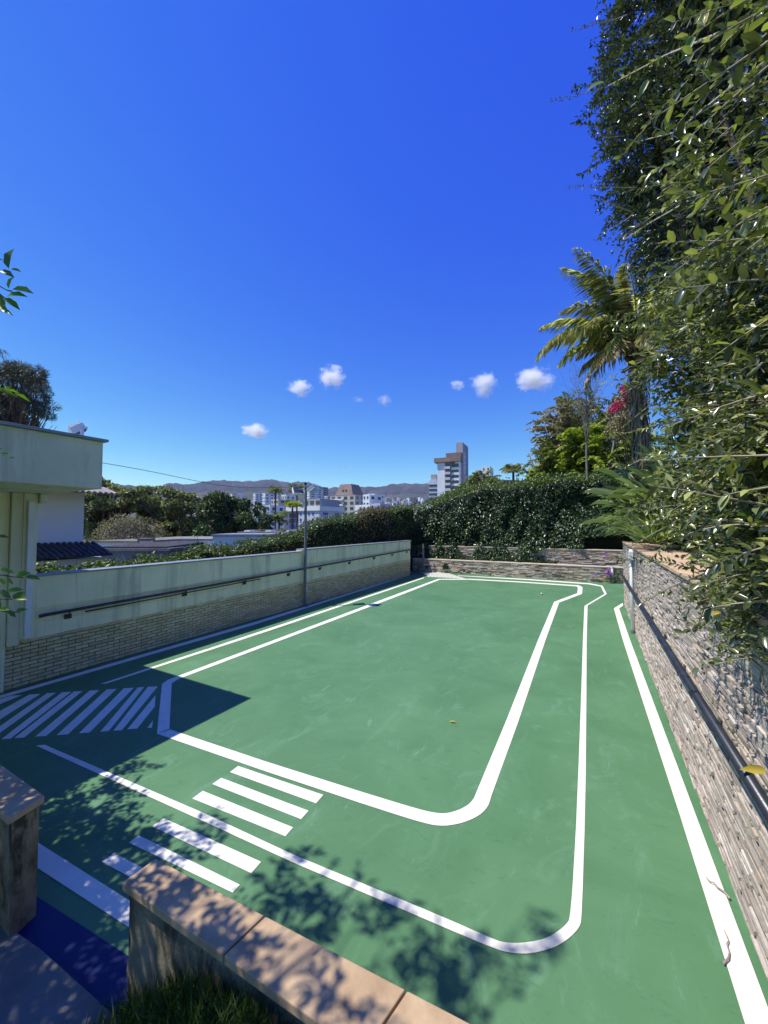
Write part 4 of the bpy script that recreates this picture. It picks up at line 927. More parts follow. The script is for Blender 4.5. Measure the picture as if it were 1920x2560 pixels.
for nm, px, pyt, Z, lab, Lr in [('slim_palm', 687, 1228, 62, 'tall slim palm farthest left of the palms by the lamp post', 1.9), ('slim_palm', 741, 1228, 60, 'tall slim palm just left of the lamp pole', 2.1),
                               ('short_palm', 730, 1268, 52, 'short lime green palm between the two tall slim ones', 1.5), ('short_palm', 697, 1300, 50, 'low bushy palm at the foot of the leftmost slim palm', 1.9), ('short_palm', 712, 1330, 45, 'lowest small palm just over the grey roof', 1.0)]:
    p = gd(px, 1400, Z); H = gd(px, pyt, Z).z-p.z
    palm(nm, lab, p, H, Lr, 16, L_yel if 'lime' in lab else L_mix, .13, .62, .05, 22, group='palms beyond the left wall', nmesh=3)
p = gd(1285, 1330, 45); palm('feather_palm', 'feathery dark palm standing against the sky between the tall tower and the fishtail palms', p, gd(1285, 1180, 45).z-p.z, 1.9, 18, L_tree, .14, .7, .06, 24, nmesh=3)
p = gd(1210, 1330, 33); palm('feather_palm', 'light green palm in front of the tall tower', p, gd(1210, 1215, 33).z-p.z, 1.9, 18, L_mix, .13, .6, .05, 24, nmesh=3, up=(.5, 1.3))
p = gd(1178, 1330, 34); palm('feather_palm', 'small palm with upright fronds left of the light green palm', p, gd(1178, 1225, 34).z-p.z, 1.5, 14, L_tree, .12, .55, .05, 22, nmesh=3, up=(.5, 1.3))
tree('shrub', 'bushy green tree at the foot of the tall tower above the ivy hedge', 'shrub', [(x, 1262-abs(x-1170)*.1*0+R(-8, 12), R(14, 24)) for x in range(1105, 1240, 9)]+[(1130, 1245, 16), (1160, 1228, 16), (1215, 1225, 14), (1235, 1238, 14), (1262, 1240, 14)], 27, 13000, .24, L_hedge, (1170, 1330), .15, basez=1)
# ---- the big palm on the right
pb = gd(1606, 1330, 12.2); pb.z = 2.2
ptop = gd(1604, 842, 12.2)
az0 = math.atan2(Rv.y, Rv.x)          # azimuth of "image right"
fr = [(az0+pi+.05, .10, 1.08), (az0+pi-.25, .95, 1.05), (az0+pi+.35, .78, 1.05), (az0+pi-.5, .62, .95), (az0+pi+.1, .62, .9), (az0+.5, .55, .85), (az0-.35, .45, .9), (az0+1.5, .8, 1), (az0-1.5, .35, .95), (az0+2.4, .25, .9),
      (az0-2.2, .8, 1.0), (az0+pi+.5, -.15, .62), (az0+.1, .9, .9), (az0+1.0, .3, 1), (az0-1.0, 1.1, .9), (az0+pi-.05, 1.15, .95), (az0+.8, 1.2, .9), (az0-2.7, .35, .8), (az0+2.8, -.25, .6)]
bp, btop = palm('coconut_palm', 'large palm with arching feathery fronds and dry brown skirt, standing above the right wall', pb, ptop.z-pb.z, 3.3, 19, L_palm, .13, .78, .032, 74, skirt=True, fronds=fr, nmesh=5, up=(.05, .35), droop=(1.2, 1.7), leafdroop=1.3)
for k_, (dr_, up_) in enumerate([(.95, .30), (1.0, .35), (1.25, .2)]):
    me = frond_mesh(3.5, dr_, .74, .03, 80, up_, 1.9); me.materials.append(L_palm); bp.children[k_+1].data = me
for k in range(3):
    me = frond_mesh(2.3, 1.5, .6, .04, 40, .2, 1.4); me.materials.append(L_palmdry)
    for j in range(2): o = mobj('dry_frond', me, None, bp, btop-Vector((0, 0, .15)), (R(-.4, .4), R(-.2, .25), az0+pi+R(-1.2, 1.4))); o.scale = (.9,)*3
n = 900; a = rng.random(n)*2*pi; zz = rng.random(n)*(ptop.z-pb.z)*.95; rr = .14+.07*rng.random(n)
P = np.stack([np.cos(a)*rr, np.sin(a)*rr, zz+.2], 1); D_ = np.stack([np.cos(a)*.18, np.sin(a)*.18, -np.ones(n)], 1)+rng.normal(size=(n, 3))*.07
mobj('dead_skirt', leafmesh('dead_skirt', P, D_, np.stack([np.cos(a), np.sin(a), a*0], 1), rng.uniform(.3, .9, n), .05, TB, rng.random(n)*.4), M_thatch, bp, kind='stuff')
m = MB()
for k in range(11):
    a = R(0, 6.28); m.ball(btop+Vector((math.cos(a)*.3, math.sin(a)*.3, R(-1.0, -.45))), R(.08, .11), 1.2, 8, 6)
m.obj('fruit_cluster', M_bark, bp, smooth=True)
# ---- fishtail palms, bougainvillea, bare twigs behind the far hedge
def fishtail(label, px, pyb, pyt, Z, mat, n, Lr, spread=.35, tilt=(-.2, .9), ll=.36, lw=.15, lean=0, bias=None):
    b = gd(px, pyb, Z); H = gd(px, pyt, Z).z-b.z; b.z -= 2.2; H += 2.2
    t = thing('fishtail_palm', label, 'palm', b, 0, 'fishtail palms behind the far hedge')
    m = MB()
    for k in range(4):
        x, y = R(-.5, .5)*spread*2, R(-.5, .5)*spread*2; m.tube([(x*.4, y*.4, 0), (x+lean*.3, y, H*.5), (x*1.5+lean, y*1.5, H*.9)], [.07, .06, .04], 6)
    m.obj('stem', M_greytwig, t, smooth=True)
    ms = []
    for k in range(4):
        me = frond_mesh(Lr*R(.8, 1.1), R(1.2, 2.1), ll, lw, 22, R(.2, .7), .7, T4, .45); me.materials.append(mat); ms.append(me)
    for k in range(n):
        h = H*(.30+.68*random.random()); az = R(0, 6.28) if bias is None or random.random() < .35 else bias+R(-.8, .8)
        o = mobj('frond', random.choice(ms), None, t, (R(-1, 1)*spread+lean*(h/H)**2, R(-1, 1)*spread, h), (R(-.5, .5), -R(*tilt), az)); s_ = R(.7, 1.1); o.scale = (s_, s_, s_)
    return t
FZ = 5.0
fishtail('bronze brown fishtail palm at the left end of the group, against the sky', 1425, 1195, 1030, 21+FZ, L_bronze, 130, 2.2, 1.0, bias=az0+pi)
fishtail('mid green fishtail palm below the bronze one, reaching furthest left', 1400, 1215, 1120, 20+FZ, L_mix, 110, 2.1, 1.2)
fishtail('bright yellow green fishtail palm in the middle of the group', 1480, 1225, 1085, 18.5+FZ, L_yel, 120, 2.0, .9)
fishtail('green fishtail palm at the right of the group, under the big palm', 1570, 1230, 1080, 18+FZ, L_mix, 120, 2.1, 1.2)
fishtail('dull green fishtail palm rising behind the bronze one, under the bare twigs', 1470, 1180, 1005, 23+FZ, L_mix, 110, 2.3, 1.1)
fishtail('low yellow green fishtail palm peeking over the hedge at far left of the group', 1355, 1240, 1180, 20+FZ, L_yel, 60, 1.5, 1.1)
tree('shrub', 'dark green filler shrub between the fishtail palms and the hedge', 'shrub', [(x, R(1100, 1215), R(26, 42)) for x in range(1370, 1660, 10)]+[(x, R(1050, 1110), R(22, 34)) for x in range(1430, 1580, 14)], 29, 15000, .22, L_hedge, (1500, 1300), .12, basez=2)
bt_ = tree('bougainvillea', 'pink flowering bougainvillea just left of the big palm trunk', 'shrub', [(1560, 1000, 24), (1545, 1030, 24), (1580, 985, 20), (1585, 1030, 24), (1560, 1065, 28), (1540, 1075, 24)], 15.5, 5200, .10, L_bronze, (1575, 1300), .06, basez=2.2, hole=1.5)
cs, rs = pxblobs([(1548, 992, 18), (1562, 975, 16), (1588, 968, 14), (1540, 1020, 18), (1560, 1010, 12), (1555, 1048, 14)], 15.2); P, d = blobs(cs, rs, 900, .8)
P = P[vnoise(P, 4, 3) > -.05]; P = P-np.array(bt_.location)
mobj('bracts', leafmesh('bracts', P, rdir(len(P)), rdir(len(P)), .085, .07), L_pink, bt_, kind='stuff')
tw = thing('bare_twig_tree', 'slender leafless twiggy treetop above the fishtail palms', 'tree', gd(1468, 1200, 19)); b0 = Vector(tw.location); m = MB()
trk = [gd(1468, 1200, 19), gd(1466, 1130, 19), gd(1470, 1060, 19), gd(1465, 985, 19)]; m.tube([q-b0 for q in trk], [.06, .055, .045, .02], 6)
for k in range(46):
    s_ = trk[1].lerp(trk[3], random.random()**.8); e = gd(R(1400, 1520), R(905, 1010), 19+R(-.8, .8)); mid = s_.lerp(e, .5)+Vector((0, 0, R(-.1, .15)))
    m.tube([s_-b0, mid-b0, e-b0], [.014, .009, .004], 4, False)
    for q in range(3): a_ = mid.lerp(e, random.random()); m.tube([a_-b0, a_-b0+Vector((R(-.35, .35), R(-.2, .2), R(0, .35)))], [.006, .003], 3, False)
m.obj('branches', M_greytwig, tw)
P = np.array([tuple(gd(R(1420, 1520), R(940, 1010), 19+R(-.8, .8))-b0) for _ in range(70)]); mobj('leaves', leafmesh('leaves', P, rdir(70), rdir(70), .09, .04), L_bronze, tw, kind='stuff')
# ---- ivy hedge across the far end
topz = interp([(-10.2, 3.45), (-9.2, 3.7), (-8.2, 4.1), (-6.8, 4.55), (-5.6, 4.85), (-4, 4.75), (-2.5, 4.95), (-1, 5.0), (1, 4.95), (4.5, 5.0)])
def ivy_pts(n, x0, x1, yoff=0, zlo=None):
    X = rng.uniform(x0, x1, n); u = rng.random(n)
    lo = np.where(X < -3.6, .70+.02*(X+9), np.where(X < -2.2, .75+(X+3.6)*.55, np.where(X < -.5, 1.55, 2.0+.2*(X+.5)))) if zlo is None else np.full(n, zlo)
    hi = np.array([topz(x) for x in X])+.14*np.sin(X*3.1)+.12*np.sin(X*5.3+1)+.09*np.sin(X*11.7)+.06*np.sin(X*23)
    Z = lo+(hi-lo)*u
    yf = np.where(X < -2.2, 20.85+np.clip((Z-.75)*.38, 0, 1.3), 21.25+np.clip((Z-1.5)*.42, 0, 1.0))
    Q = np.stack([X, yf, Z], 1); b = vnoise(Q, 21, 1.3)*.34+vnoise(Q, 22, 4)*.14
    Yv = yf-b-np.maximum(0, -(rng.random(n)**3)*.1)+rng.random(n)**2*.28+yoff
    rim = (hi-Z) < .25; Yv = np.where(rim, Yv+rng.random(n)*.9, Yv)
    return np.stack([X, Yv, Z], 1), Q
ih = thing('ivy_hedge', 'large dark ivy covered hedge wall across the far end above the stone terraces', 'hedge', (-3, 22.5, 0)); o_ = np.array([-3, 22.5, 0])
P, Q = ivy_pts(40000, -10.2, 4.6); kp = vnoise(P, 23, 3.0) > -.42; P = P[kp]
D_ = nrm(rng.normal(size=P.shape)*.55+np.array((-.05, -.55, -.75))); N_ = nrm(rng.normal(size=P.shape)*.5+np.array((0, -.7, .75)))
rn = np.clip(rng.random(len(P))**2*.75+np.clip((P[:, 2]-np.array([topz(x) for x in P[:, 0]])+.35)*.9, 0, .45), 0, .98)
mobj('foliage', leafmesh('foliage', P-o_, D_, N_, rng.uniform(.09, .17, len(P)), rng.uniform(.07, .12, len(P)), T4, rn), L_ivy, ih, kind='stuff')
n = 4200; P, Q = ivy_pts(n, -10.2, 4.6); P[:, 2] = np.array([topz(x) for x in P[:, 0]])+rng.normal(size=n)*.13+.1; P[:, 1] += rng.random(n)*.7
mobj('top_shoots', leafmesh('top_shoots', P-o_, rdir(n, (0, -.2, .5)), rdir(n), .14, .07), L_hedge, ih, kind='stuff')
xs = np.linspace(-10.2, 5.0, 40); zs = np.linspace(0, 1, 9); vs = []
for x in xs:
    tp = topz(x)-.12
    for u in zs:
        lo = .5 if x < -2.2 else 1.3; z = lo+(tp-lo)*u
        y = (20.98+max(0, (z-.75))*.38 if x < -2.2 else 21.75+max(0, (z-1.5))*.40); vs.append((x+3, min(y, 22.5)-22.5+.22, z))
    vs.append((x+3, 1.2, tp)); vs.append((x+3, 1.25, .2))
m = MB(); nn = 11; m.add(vs, [(i*nn+j, (i+1)*nn+j, (i+1)*nn+j+1, i*nn+j+1) for i in range(39) for j in range(nn-1)]); m.obj('stems', M_core, ih)  # solid dark backing sheet, painted as the shaded inside of the ivy
# trailing ivy over the terrace walls (thin)
def trail(n, x0, x1, y, z0, z1, mat=L_ivy, seed=2, thr=0.0):
    P = np.stack([rng.uniform(x0, x1, n), np.full(n, y)-.03-rng.random(n)*.06, rng.uniform(z0, z1, n)], 1); P = P[vnoise(P, seed, 2.2) > thr]
    return P
P = np.vstack([trail(2600, -9.1, -6.6, 20.5, .25, .78, thr=.1), trail(3600, -7, -1.6, 20.95, .70, .95, thr=-.3), trail(3000, -5.8, -2.2, 21.3, .85, 1.5, thr=-.1), trail(4200, -2.4, 1.2, 22.25, 1.5, 2.3, thr=-.2)])
mobj('trailing_ivy', leafmesh('trailing_ivy', P, rdir(len(P), (0, -.3, -.9)), rdir(len(P), (0, -1, .4)), .10, .06), L_treed, label='ivy trails spilling over the terrace copings', cat='ivy', kind='stuff')
# ---- hedge behind the left wall
tops = [(230, 1408), (300, 1400), (400, 1390), (470, 1382), (498, 1352), (515, 1372), (560, 1366), (620, 1352), (680, 1342), (740, 1330), (770, 1308), (810, 1296), (860, 1290), (895, 1288), (905, 1275), (945, 1268), (985, 1272), (1010, 1262), (1060, 1268), (1090, 1262)]
hd = thing('side_hedge', 'long green vine hedge growing behind the left wall, rising towards the far corner', 'hedge', (-9.5, 10, 0)); o_ = np.array([-9.5, 10, 0])
HX = -9.45
tp_ = interp([(max(-1.0, gx(px, py, HX-.0225*8).y), gx(px, py, HX-.0225*8).z) for px, py in tops if gx(px, py, HX-.18).y < 21.5])
n = 34000; Yh = 21.2-18.6*rng.random(n)**1.0; hi = np.array([tp_(y) for y in Yh]); Zh = hi-.02-rng.random(n)**1.3*np.minimum(hi-.9, 1.6)
Q = np.stack([Yh*0, Yh, Zh], 1); Xh = HX-.02*Yh+.45+vnoise(Q, 31, 2.0)*.16-rng.random(n)*.9; Xh = np.minimum(Xh, -8.55-.0225*Yh)
Zh = Zh+.07*np.sin(Yh*6)+.05*np.sin(Yh*15+1)
P = np.stack([Xh, Yh, Zh], 1); brown = (Yh > 11.6) & (Yh < 15.3)
pj = (Xh*cy_+Yh*sy_)/(-Xh*sy_+Yh*cy_)*FOC+960; brown = (pj > 893) & (pj < 975)
rn = rng.random(n)**1.2*.98
for nm, msk, mt in (('foliage', ~brown, L_hedge), ('dry_foliage', brown, L_brown)):
    q = P[msk]; kk = len(q)
    mobj(nm, leafmesh(nm, q-o_, rdir(kk, (.35, -.2, -.1)), rdir(kk, (.2, 0, .7)), rng.uniform(.06, .13, kk), rng.uniform(.035, .06, kk)), mt, hd, kind='stuff')
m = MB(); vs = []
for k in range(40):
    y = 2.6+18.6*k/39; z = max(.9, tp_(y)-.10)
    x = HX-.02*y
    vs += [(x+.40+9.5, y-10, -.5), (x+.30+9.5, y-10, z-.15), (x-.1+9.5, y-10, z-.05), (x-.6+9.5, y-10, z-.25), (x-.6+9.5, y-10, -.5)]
m.add(vs, [(i*5+j, (i+1)*5+j, (i+1)*5+j+1, i*5+j+1) for i in range(39) for j in range(4)]); m.obj('stems', M_core, hd)  # dark closed shell standing in for the shaded hedge interior
m = MB()
for k in range(70):
    y = R(3, 20); z = tp_(y); m.tube([(HX-.02*y+9.5+R(-.3, .3), y-10, z-.2), (HX-.02*y+9.5+R(-.4, .4), y-10+R(-.2, .2), z+R(.05, .28))], [.008, .003], 3, False)
m.obj('shoots', M_greytwig, hd)
# ---- paddle-leaf plant (bird of paradise) and strappy plants on the bank
PAD = (np.array([(0, 0, 0), (.18, -.34, .10), (.18, 0, 0), (.18, .34, .10), (.5, -.5, .14), (.5, 0, .0), (.5, .5, .14), (.8, -.3, .05), (.8, 0, -.06), (.8, .3, .05), (1, 0, -.16)]),
       np.array([(0, 1, 2), (0, 2, 3), (1, 4, 5), (1, 5, 2), (2, 5, 6), (2, 6, 3), (4, 7, 8), (4, 8, 5), (5, 8, 9), (5, 9, 6), (7, 10, 8), (8, 10, 9)]))
def paddle_mesh(Lr, Lw, stalk):
    V, F, k = leafarr(np.array([[stalk*.82, 0, stalk*.28]]), np.array([[1, 0, -.05]]), np.array([[-.2, 0, 1.0]]), Lr, Lw, PAD)
    m = MB(); m.tube([(0, 0, 0), (stalk*.45, 0, stalk*.20), (stalk*.84, 0, stalk*.29)], [.018, .014, .010], 5)
    b = len(m.v); fs = []
    for f in m.f:
        fs += [(f[0], f[i], f[i+1]) for i in range(1, len(f)-1)]
    return npmesh('leaf', np.vstack([np.array(m.v), V]), np.vstack([np.array(fs), F+b]), np.full(b+len(V), .0))
pms = []
for k in range(5):
    me = paddle_mesh(R(.6, .95), R(.09, .14), R(.6, 1.2)); me.materials.append(L_strap); pms.append(me)
def paddles(label, loc, n, rad, az_c, az_s, sc=(.8, 1.2), el=(.0, 1.3), lift=0.0):
    t = thing('paddle_leaf_plant', label, 'plant', loc)
    for k in range(n):
        az = az_c+random.gauss(0, az_s); s_ = R(*sc)
        o = mobj('leaf', random.choice(pms), None, t, (R(-rad, rad), R(-rad, rad), R(0, .15)+lift*random.random()), (R(-.7, .7), -(el[0]+(el[1]-el[0])*random.random()), az)); o.scale = (s_, s_, s_)
    m = MB(); m.ball((0, 0, .1), rad*.8, .5, 8, 5); m.obj('root_clump', M_core, t); return t
c1 = gd(1640, 1352, 12.0); c1.z = 2.1
paddles('bird of paradise plant with paddle leaves leaning over the far corner of the right wall', c1, 170, .5, az0+pi-.15, .8, (.65, 1.2), (-.25, 1.2), .9)
c1 = gd(1690, 1352, 11.0); c1.z = 2.1
paddles('upright bird of paradise plant, nearer and to the right of the leaning one', c1, 130, .6, az0+pi, 1.1, (.8, 1.3), (.2, 1.35), 1.0)
blm = []
for k in range(4):
    n = 26; az = rng.random(n)*2*pi; e = rng.uniform(.5, 1.3, n)
    m = MB(); V, F = [], []
    for i in range(n):
        L_ = R(.5, .95); d = Vector((math.cos(az[i]), math.sin(az[i]), 0)); sd = Vector((-d.y, d.x, 0)); b = len(V); w_ = R(.010, .018); p0 = d*.05
        for j in range(6):
            t_ = j/5; ww = w_*(1-t_**3); p = p0+d*(L_*t_*math.cos(e[i]*(1-.55*t_)))+Vector((0, 0, L_*(math.sin(e[i])*t_-.42*t_**2.4)))
            V += [p-sd*ww, p+sd*ww]
        for j in range(5): F += [(b+2*j, b+2*j+1, b+2*j+3), (b+2*j, b+2*j+3, b+2*j+2)]
    me = npmesh('leaf_tuft', np.array(V), np.array(F), np.repeat(rng.random(n)*.7, 12)); me.materials.append(L_hedge); blm.append(me)
for k, (px, py, Z, lab) in enumerate([(1700, 1330, 9.0, 'strappy leaved plant at the back of the right bank'), (1735, 1345, 8.0, 'strappy leaved plant nearer the coping of the right wall'), (1760, 1330, 8.6, 'strappy leaved plant beside the shrub on the right bank')]):
    c = gd(px, py, Z); c.z = 2.15; t = thing('strappy_plant', lab, 'plant', c)
    for j in range(14): o = mobj('leaf_tuft', random.choice(blm), None, t, (R(-.8, .8), R(-1.0, 1.0), R(0, .25)), (0, 0, R(0, 6.28))); s_ = R(1.0, 1.7); o.scale = (s_,)*3
cy = thing('cycad', 'blue green feathery cycad fronds above the bird of paradise plants', 'plant', gd(1625, 1215, 12.6)); cy.location.z -= 2.2
me = frond_mesh(1.3, 1.2, .22, .014, 46, .3, .2); me.materials.append(leafmat('blue_green_leaflet', lin(.10, .16, .12), lin(.18, .27, .21), lin(.28, .38, .30), .5, .2))
m = MB(); m.tube([(0, 0, -.2), (0, 0, 2.1)], .14, 8); m.obj('trunk', M_bark, cy)
for k in range(16): mobj('frond', me, None, cy, (0, 0, 2.1), (R(-.4, .4), -R(.1, 1.0), az0+pi+R(-1.9, 1.9)))
# ---- tall shrub hedge over the right wall
SH = np.array([1.6, 5, 2.1])
sh = thing('tall_shrub', 'huge glossy leaved shrub with long twiggy shoots towering over the right wall', 'shrub', tuple(SH))
def xf(y, z):
    base = np.where(y < 4.2, .80+.0*y, 1.0); base = np.where(y < 2.6, .74+.07*(y-1.2), base); base = base+np.clip((y-3.6)/2.5, 0, 1)*np.where(z < 6.2, .74, .1)
    low = np.clip((2.9-z)/.7, 0, 1); base = base+low*np.where(y > 4.6, .7, -.10)
    base = base+np.clip((y-7.2), 0, 1.2)*.55
    return base
def zlo(y): return np.interp(y, [0, 2.4, 3.4, 4.2, 4.9, 5.6, 8.4], [1.55, 1.75, 2.0, 2.3, 2.85, 3.05, 3.1])
def zhi(y): return np.interp(y, [0, 2, 2.8, 3.8, 5, 6, 7.5, 8.4], [6, 5.3, 4.8, 4.75, 5.2, 5.8, 6.2, 5.6])+.3*np.sin(np.asarray(y)*3.1)
def shrub_pts(n, y0, y1, depth=.8):
    Y = rng.uniform(y0, y1, n); lo, hi = zlo(Y), zhi(Y); Z = lo+(hi-lo)*rng.random(n)
    Q = np.stack([Y*0, Y, Z], 1); b = vnoise(Q, 41, 1.6)*.42+vnoise(Q, 42, 4.5)*.16
    X = xf(Y, Z)-b+depth*rng.random(n)**1.7; X = np.maximum(X, np.where(Z < 2.7, .86, np.where(Z < 3.2, .6, .0)))
    keep = vnoise(np.stack([X, Y, Z], 1), 43, 3.2) > -.16
    lowr = (Z < 2.4) & (rng.random(n) < .6); keep &= ~lowr
    return np.stack([X, Y, Z], 1)[keep]
def sprays(P0, D0, Ls, per, L, up=(0, 0, .9), spread=.9):
    n = len(P0); t = np.tile(np.linspace(.1, 1, per), n); i = np.repeat(np.arange(n), per)
    D0 = nrm(D0); sg = np.where(np.arange(n*per) % 2 == 0, 1, -1)[:, None]
    sd = nrm(np.cross(D0, rdir(n, (0, 0, 1.2))))[i]
    P = P0[i]+D0[i]*(t*Ls[i])[:, None]+np.array((0, 0, -1.0))*((t**2)*Ls[i]*.18)[:, None]
    D = nrm(D0[i]*.75+sd*sg*spread+rng.normal(size=P.shape)*.25); N = nrm(rng.normal(size=P.shape)*.45+np.array(up)+D0[i]*-.3)
    return P, D, N, L*(.55+.6*rng.random(n*per))*(1-.25*t)
def spray_twigs(name, P0, D0, Ls, mat, parent, r=.0025):
    n = len(P0); D0 = nrm(D0); a = nrm(np.cross(D0, rdir(n))); b = np.cross(D0, a); V = []
    for k, (t, rr) in enumerate([(0, 1), (.5, .8), (1, .4)]):
        c = P0+D0*(t*Ls)[:, None]-np.array((0, 0, 1.0))*(t*t*Ls*.18)[:, None]
        for q in range(3): V.append(c+(a*math.cos(q*2.094)+b*math.sin(q*2.094))*r*rr)
    V = np.stack(V, 1).reshape(-1, 3); f = []
    for k in range(2):
        for q in range(3): f += [(k*3+q, k*3+(q+1) % 3, k*3+3+(q+1) % 3), (k*3+q, k*3+3+(q+1) % 3, k*3+3+q)]
    F = (np.array(f)[None]+(np.arange(n)*9)[:, None, None]).reshape(-1, 3)
    return mobj(name, npmesh(name, V, F), mat, parent, kind='stuff')
P = shrub_pts(10500, 2.2, 8.2, .85); kk = len(P); D0 = rdir(kk, (-1.3, -.15, .0)); Ls = rng.uniform(.16, .42, kk)
Pl, Dl, Nl, Ll = sprays(P-SH, D0, Ls, 10, .086, (-.15, -.2, .8))
rl_ = np.clip(np.repeat(rng.random(kk)**1.8*.75, 10)+rng.random(len(Pl))*.25, 0, .98)
nr_ = Pl[:, 1]+SH[1] < 5.0; lw_ = Ll*rng.uniform(.38, .5, len(Ll))
for q_, T_ in ((nr_, T8), (~nr_, T4)): mobj('foliage', leafmesh('foliage', Pl[q_], Dl[q_], Nl[q_], Ll[q_], lw_[q_], T_, rl_[q_]), L_shrub, sh, kind='stuff')
spray_twigs('twigs', P-SH, D0, Ls, M_twig, sh)
P = shrub_pts(1500, 1.2, 2.6, .6); kk = len(P); D0 = rdir(kk, (-1.3, -.1, .0)); Ls = rng.uniform(.12, .26, kk)
Pl, Dl, Nl, Ll = sprays(P-SH, D0, Ls, 8, .095, (-.15, -.2, .8))
mobj('near_foliage', leafmesh('near_foliage', Pl, Dl, Nl, Ll, Ll*.42, T8), L_shrub, sh, kind='stuff')
spray_twigs('near_twigs', P-SH, D0, Ls, M_twig, sh, .002)
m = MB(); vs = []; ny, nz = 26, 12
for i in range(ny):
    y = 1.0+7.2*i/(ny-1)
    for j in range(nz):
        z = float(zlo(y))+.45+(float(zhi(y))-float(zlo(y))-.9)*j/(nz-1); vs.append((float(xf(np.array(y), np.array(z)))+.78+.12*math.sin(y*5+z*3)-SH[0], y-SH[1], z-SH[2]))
m.add(vs, [(i*nz+j, (i+1)*nz+j, (i+1)*nz+j+1, i*nz+j+1) for i in range(ny-1) for j in range(nz-1)]); m.obj('dark_backing', M_core, sh)  # bumpy dark sheet added against see-through, coloured like the shaded interior
lms = []
for k in range(6):
    me = leafmesh('leaf', np.zeros((1, 3)), np.array([[1, 0, 0.]]), np.array([[0, 0, 1.]]), .075, .034, T8, np.array([0.0])); me.materials.append(L_shrub); lms.append(me)
def shoot(parent, org, root, d, Lr, leafL, sep, lmat, bend=-.15, r=.006, wr=.45, gap=.035):
    """one arching leafy shoot; leaves are parts when sep"""
    d = d.normalized(); pts = [root]; q = d.copy()
    nseg = 8
    for i in range(nseg):
        q = (q+Vector((R(-.08, .08), R(-.08, .08), R(-.08, .08)+bend/nseg))).normalized(); pts.append(pts[-1]+q*(Lr/nseg))
    m = MB(); m.tube([p-org for p in pts], [r*(1-.8*i/nseg) for i in range(nseg+1)], 5)
    o = m.obj('shoot', M_twig, parent, smooth=True)
    P, D, N = [], [], []; s_ = Lr*.12
    while s_ < Lr:
        f = s_/Lr*nseg; k = min(nseg-1, int(f)); p = pts[k].lerp(pts[k+1], f-k); tg = (pts[k+1]-pts[k]).normalized()
        for _ in range(2):
            sd = Vector((R(-1, 1), R(-1, 1), R(-.6, 1))).cross(tg).normalized()
            P.append(p-org); D.append(tg*R(.2, .9)+sd*R(.5, 1)); N.append(Vector((R(-.4, .4), R(-.4, .4), 1)))
        s_ += gap*R(.7, 1.5)
    if not P: return o
    LL = np.array([leafL*R(.55, 1.1) for _ in P])
    if sep:
        for p, dd, nn_, l_ in zip(P, D, N, LL):
            dd.normalize(); y_ = nn_.cross(dd).normalized(); z_ = dd.cross(y_)
            lo_ = mobj('leaf', random.choice(lms), None, o, p); lo_.rotation_euler = Matrix((dd, y_, z_)).transposed().to_euler(); k_ = l_/.075; lo_.scale = (k_, k_, k_)
    else:
        mobj('leaves', leafmesh('leaves', np.array(P), np.array(D), np.array(N), LL, LL*wr, T8 if leafL > .05 else T4), lmat, o, kind='stuff')
    return o
SHv = Vector(SH)
for k in range(34):      # nearest shoots: each leaf its own part
    y = R(1.5, 3.2); z = R(2.3, 5.2); x = float(xf(np.array(y), np.array(z)))+.25
    if k % 3: y = R(1.5, 2.4); x = .72+R(0, .1)
    shoot(sh, SHv, Vector((x, y, z)), Vector((-.8, R(-.1, .5), R(-.25, .35))), R(.35, .55), .072, k < 20, L_shrub, bend=R(-.8, .2), gap=.04)
for k in range(95):
    y = R(2.2, 8.2); z = float(zlo(y))+(float(zhi(y))-float(zlo(y)))*R(.03, 1); x = float(xf(np.array(y), np.array(z)))+.15
    shoot(sh, SHv, Vector((x, y, z)), Vector((-.9, R(-.45, .45), R(-.35, .45))), R(.4, .95), .052, False, L_shrub, r=.005, bend=R(-.9, .2), gap=.022)
# individual large leaves that show in the photograph near the right edge
for k, (px, py, Z, ln_, an, mt) in enumerate([(1905, 535, 1.45, .10, 2.9, L_hedge), (1870, 890, 1.6, .10, 2.75, L_hedge), (1840, 975, 1.7, .10, 3.0, L_hedge), (1910, 985, 1.3, .11, 2.6, L_shrub), (1915, 1925, 1.35, .085, 3.1, L_yellow), (1790, 1095, 2.4, .08, 3.0, L_yellow), (1765, 20, 2.3, .16, 4.4, L_yellow), (1735, 90, 2.4, .15, 4.2, L_near),
        (1835, 250, 2.2, .07, 1.9, L_yellow), (1675, 590, 3.2, .09, 4.4, L_yellow), (1700, 230, 3.0, .14, 4.1, L_shrub), (1510, 205, 3.1, .15, 3.5, L_hedge), (1850, 75, 2.0, .10, 3.6, L_near), (1570, 170, 3.1, .12, 3.3, L_hedge), (1620, 200, 3.1, .15, 4.2, L_hedge), (1745, 1395, 2.6, .08, 3.2, L_near), (1800, 1530, 2.2, .09, 3.3, L_yellow), (1880, 1290, 1.9, .08, 3.0, L_near)]):
    p = gd(px, py, Z); dd = Rv*math.cos(an)+Uv*math.sin(an)*-1*-1; dd = (Rv*math.cos(an)+Uv*math.sin(an)).normalized()
    Nn = (-Fv*.9+Vector((0, 0, .7))); P1 = np.array([tuple(p-SHv)]); mobj('leaf', leafmesh('leaf', P1, np.array([tuple(dd)]), np.array([tuple(Nn)]), ln_, ln_*.36, T8, np.array([.5])), mt, sh)
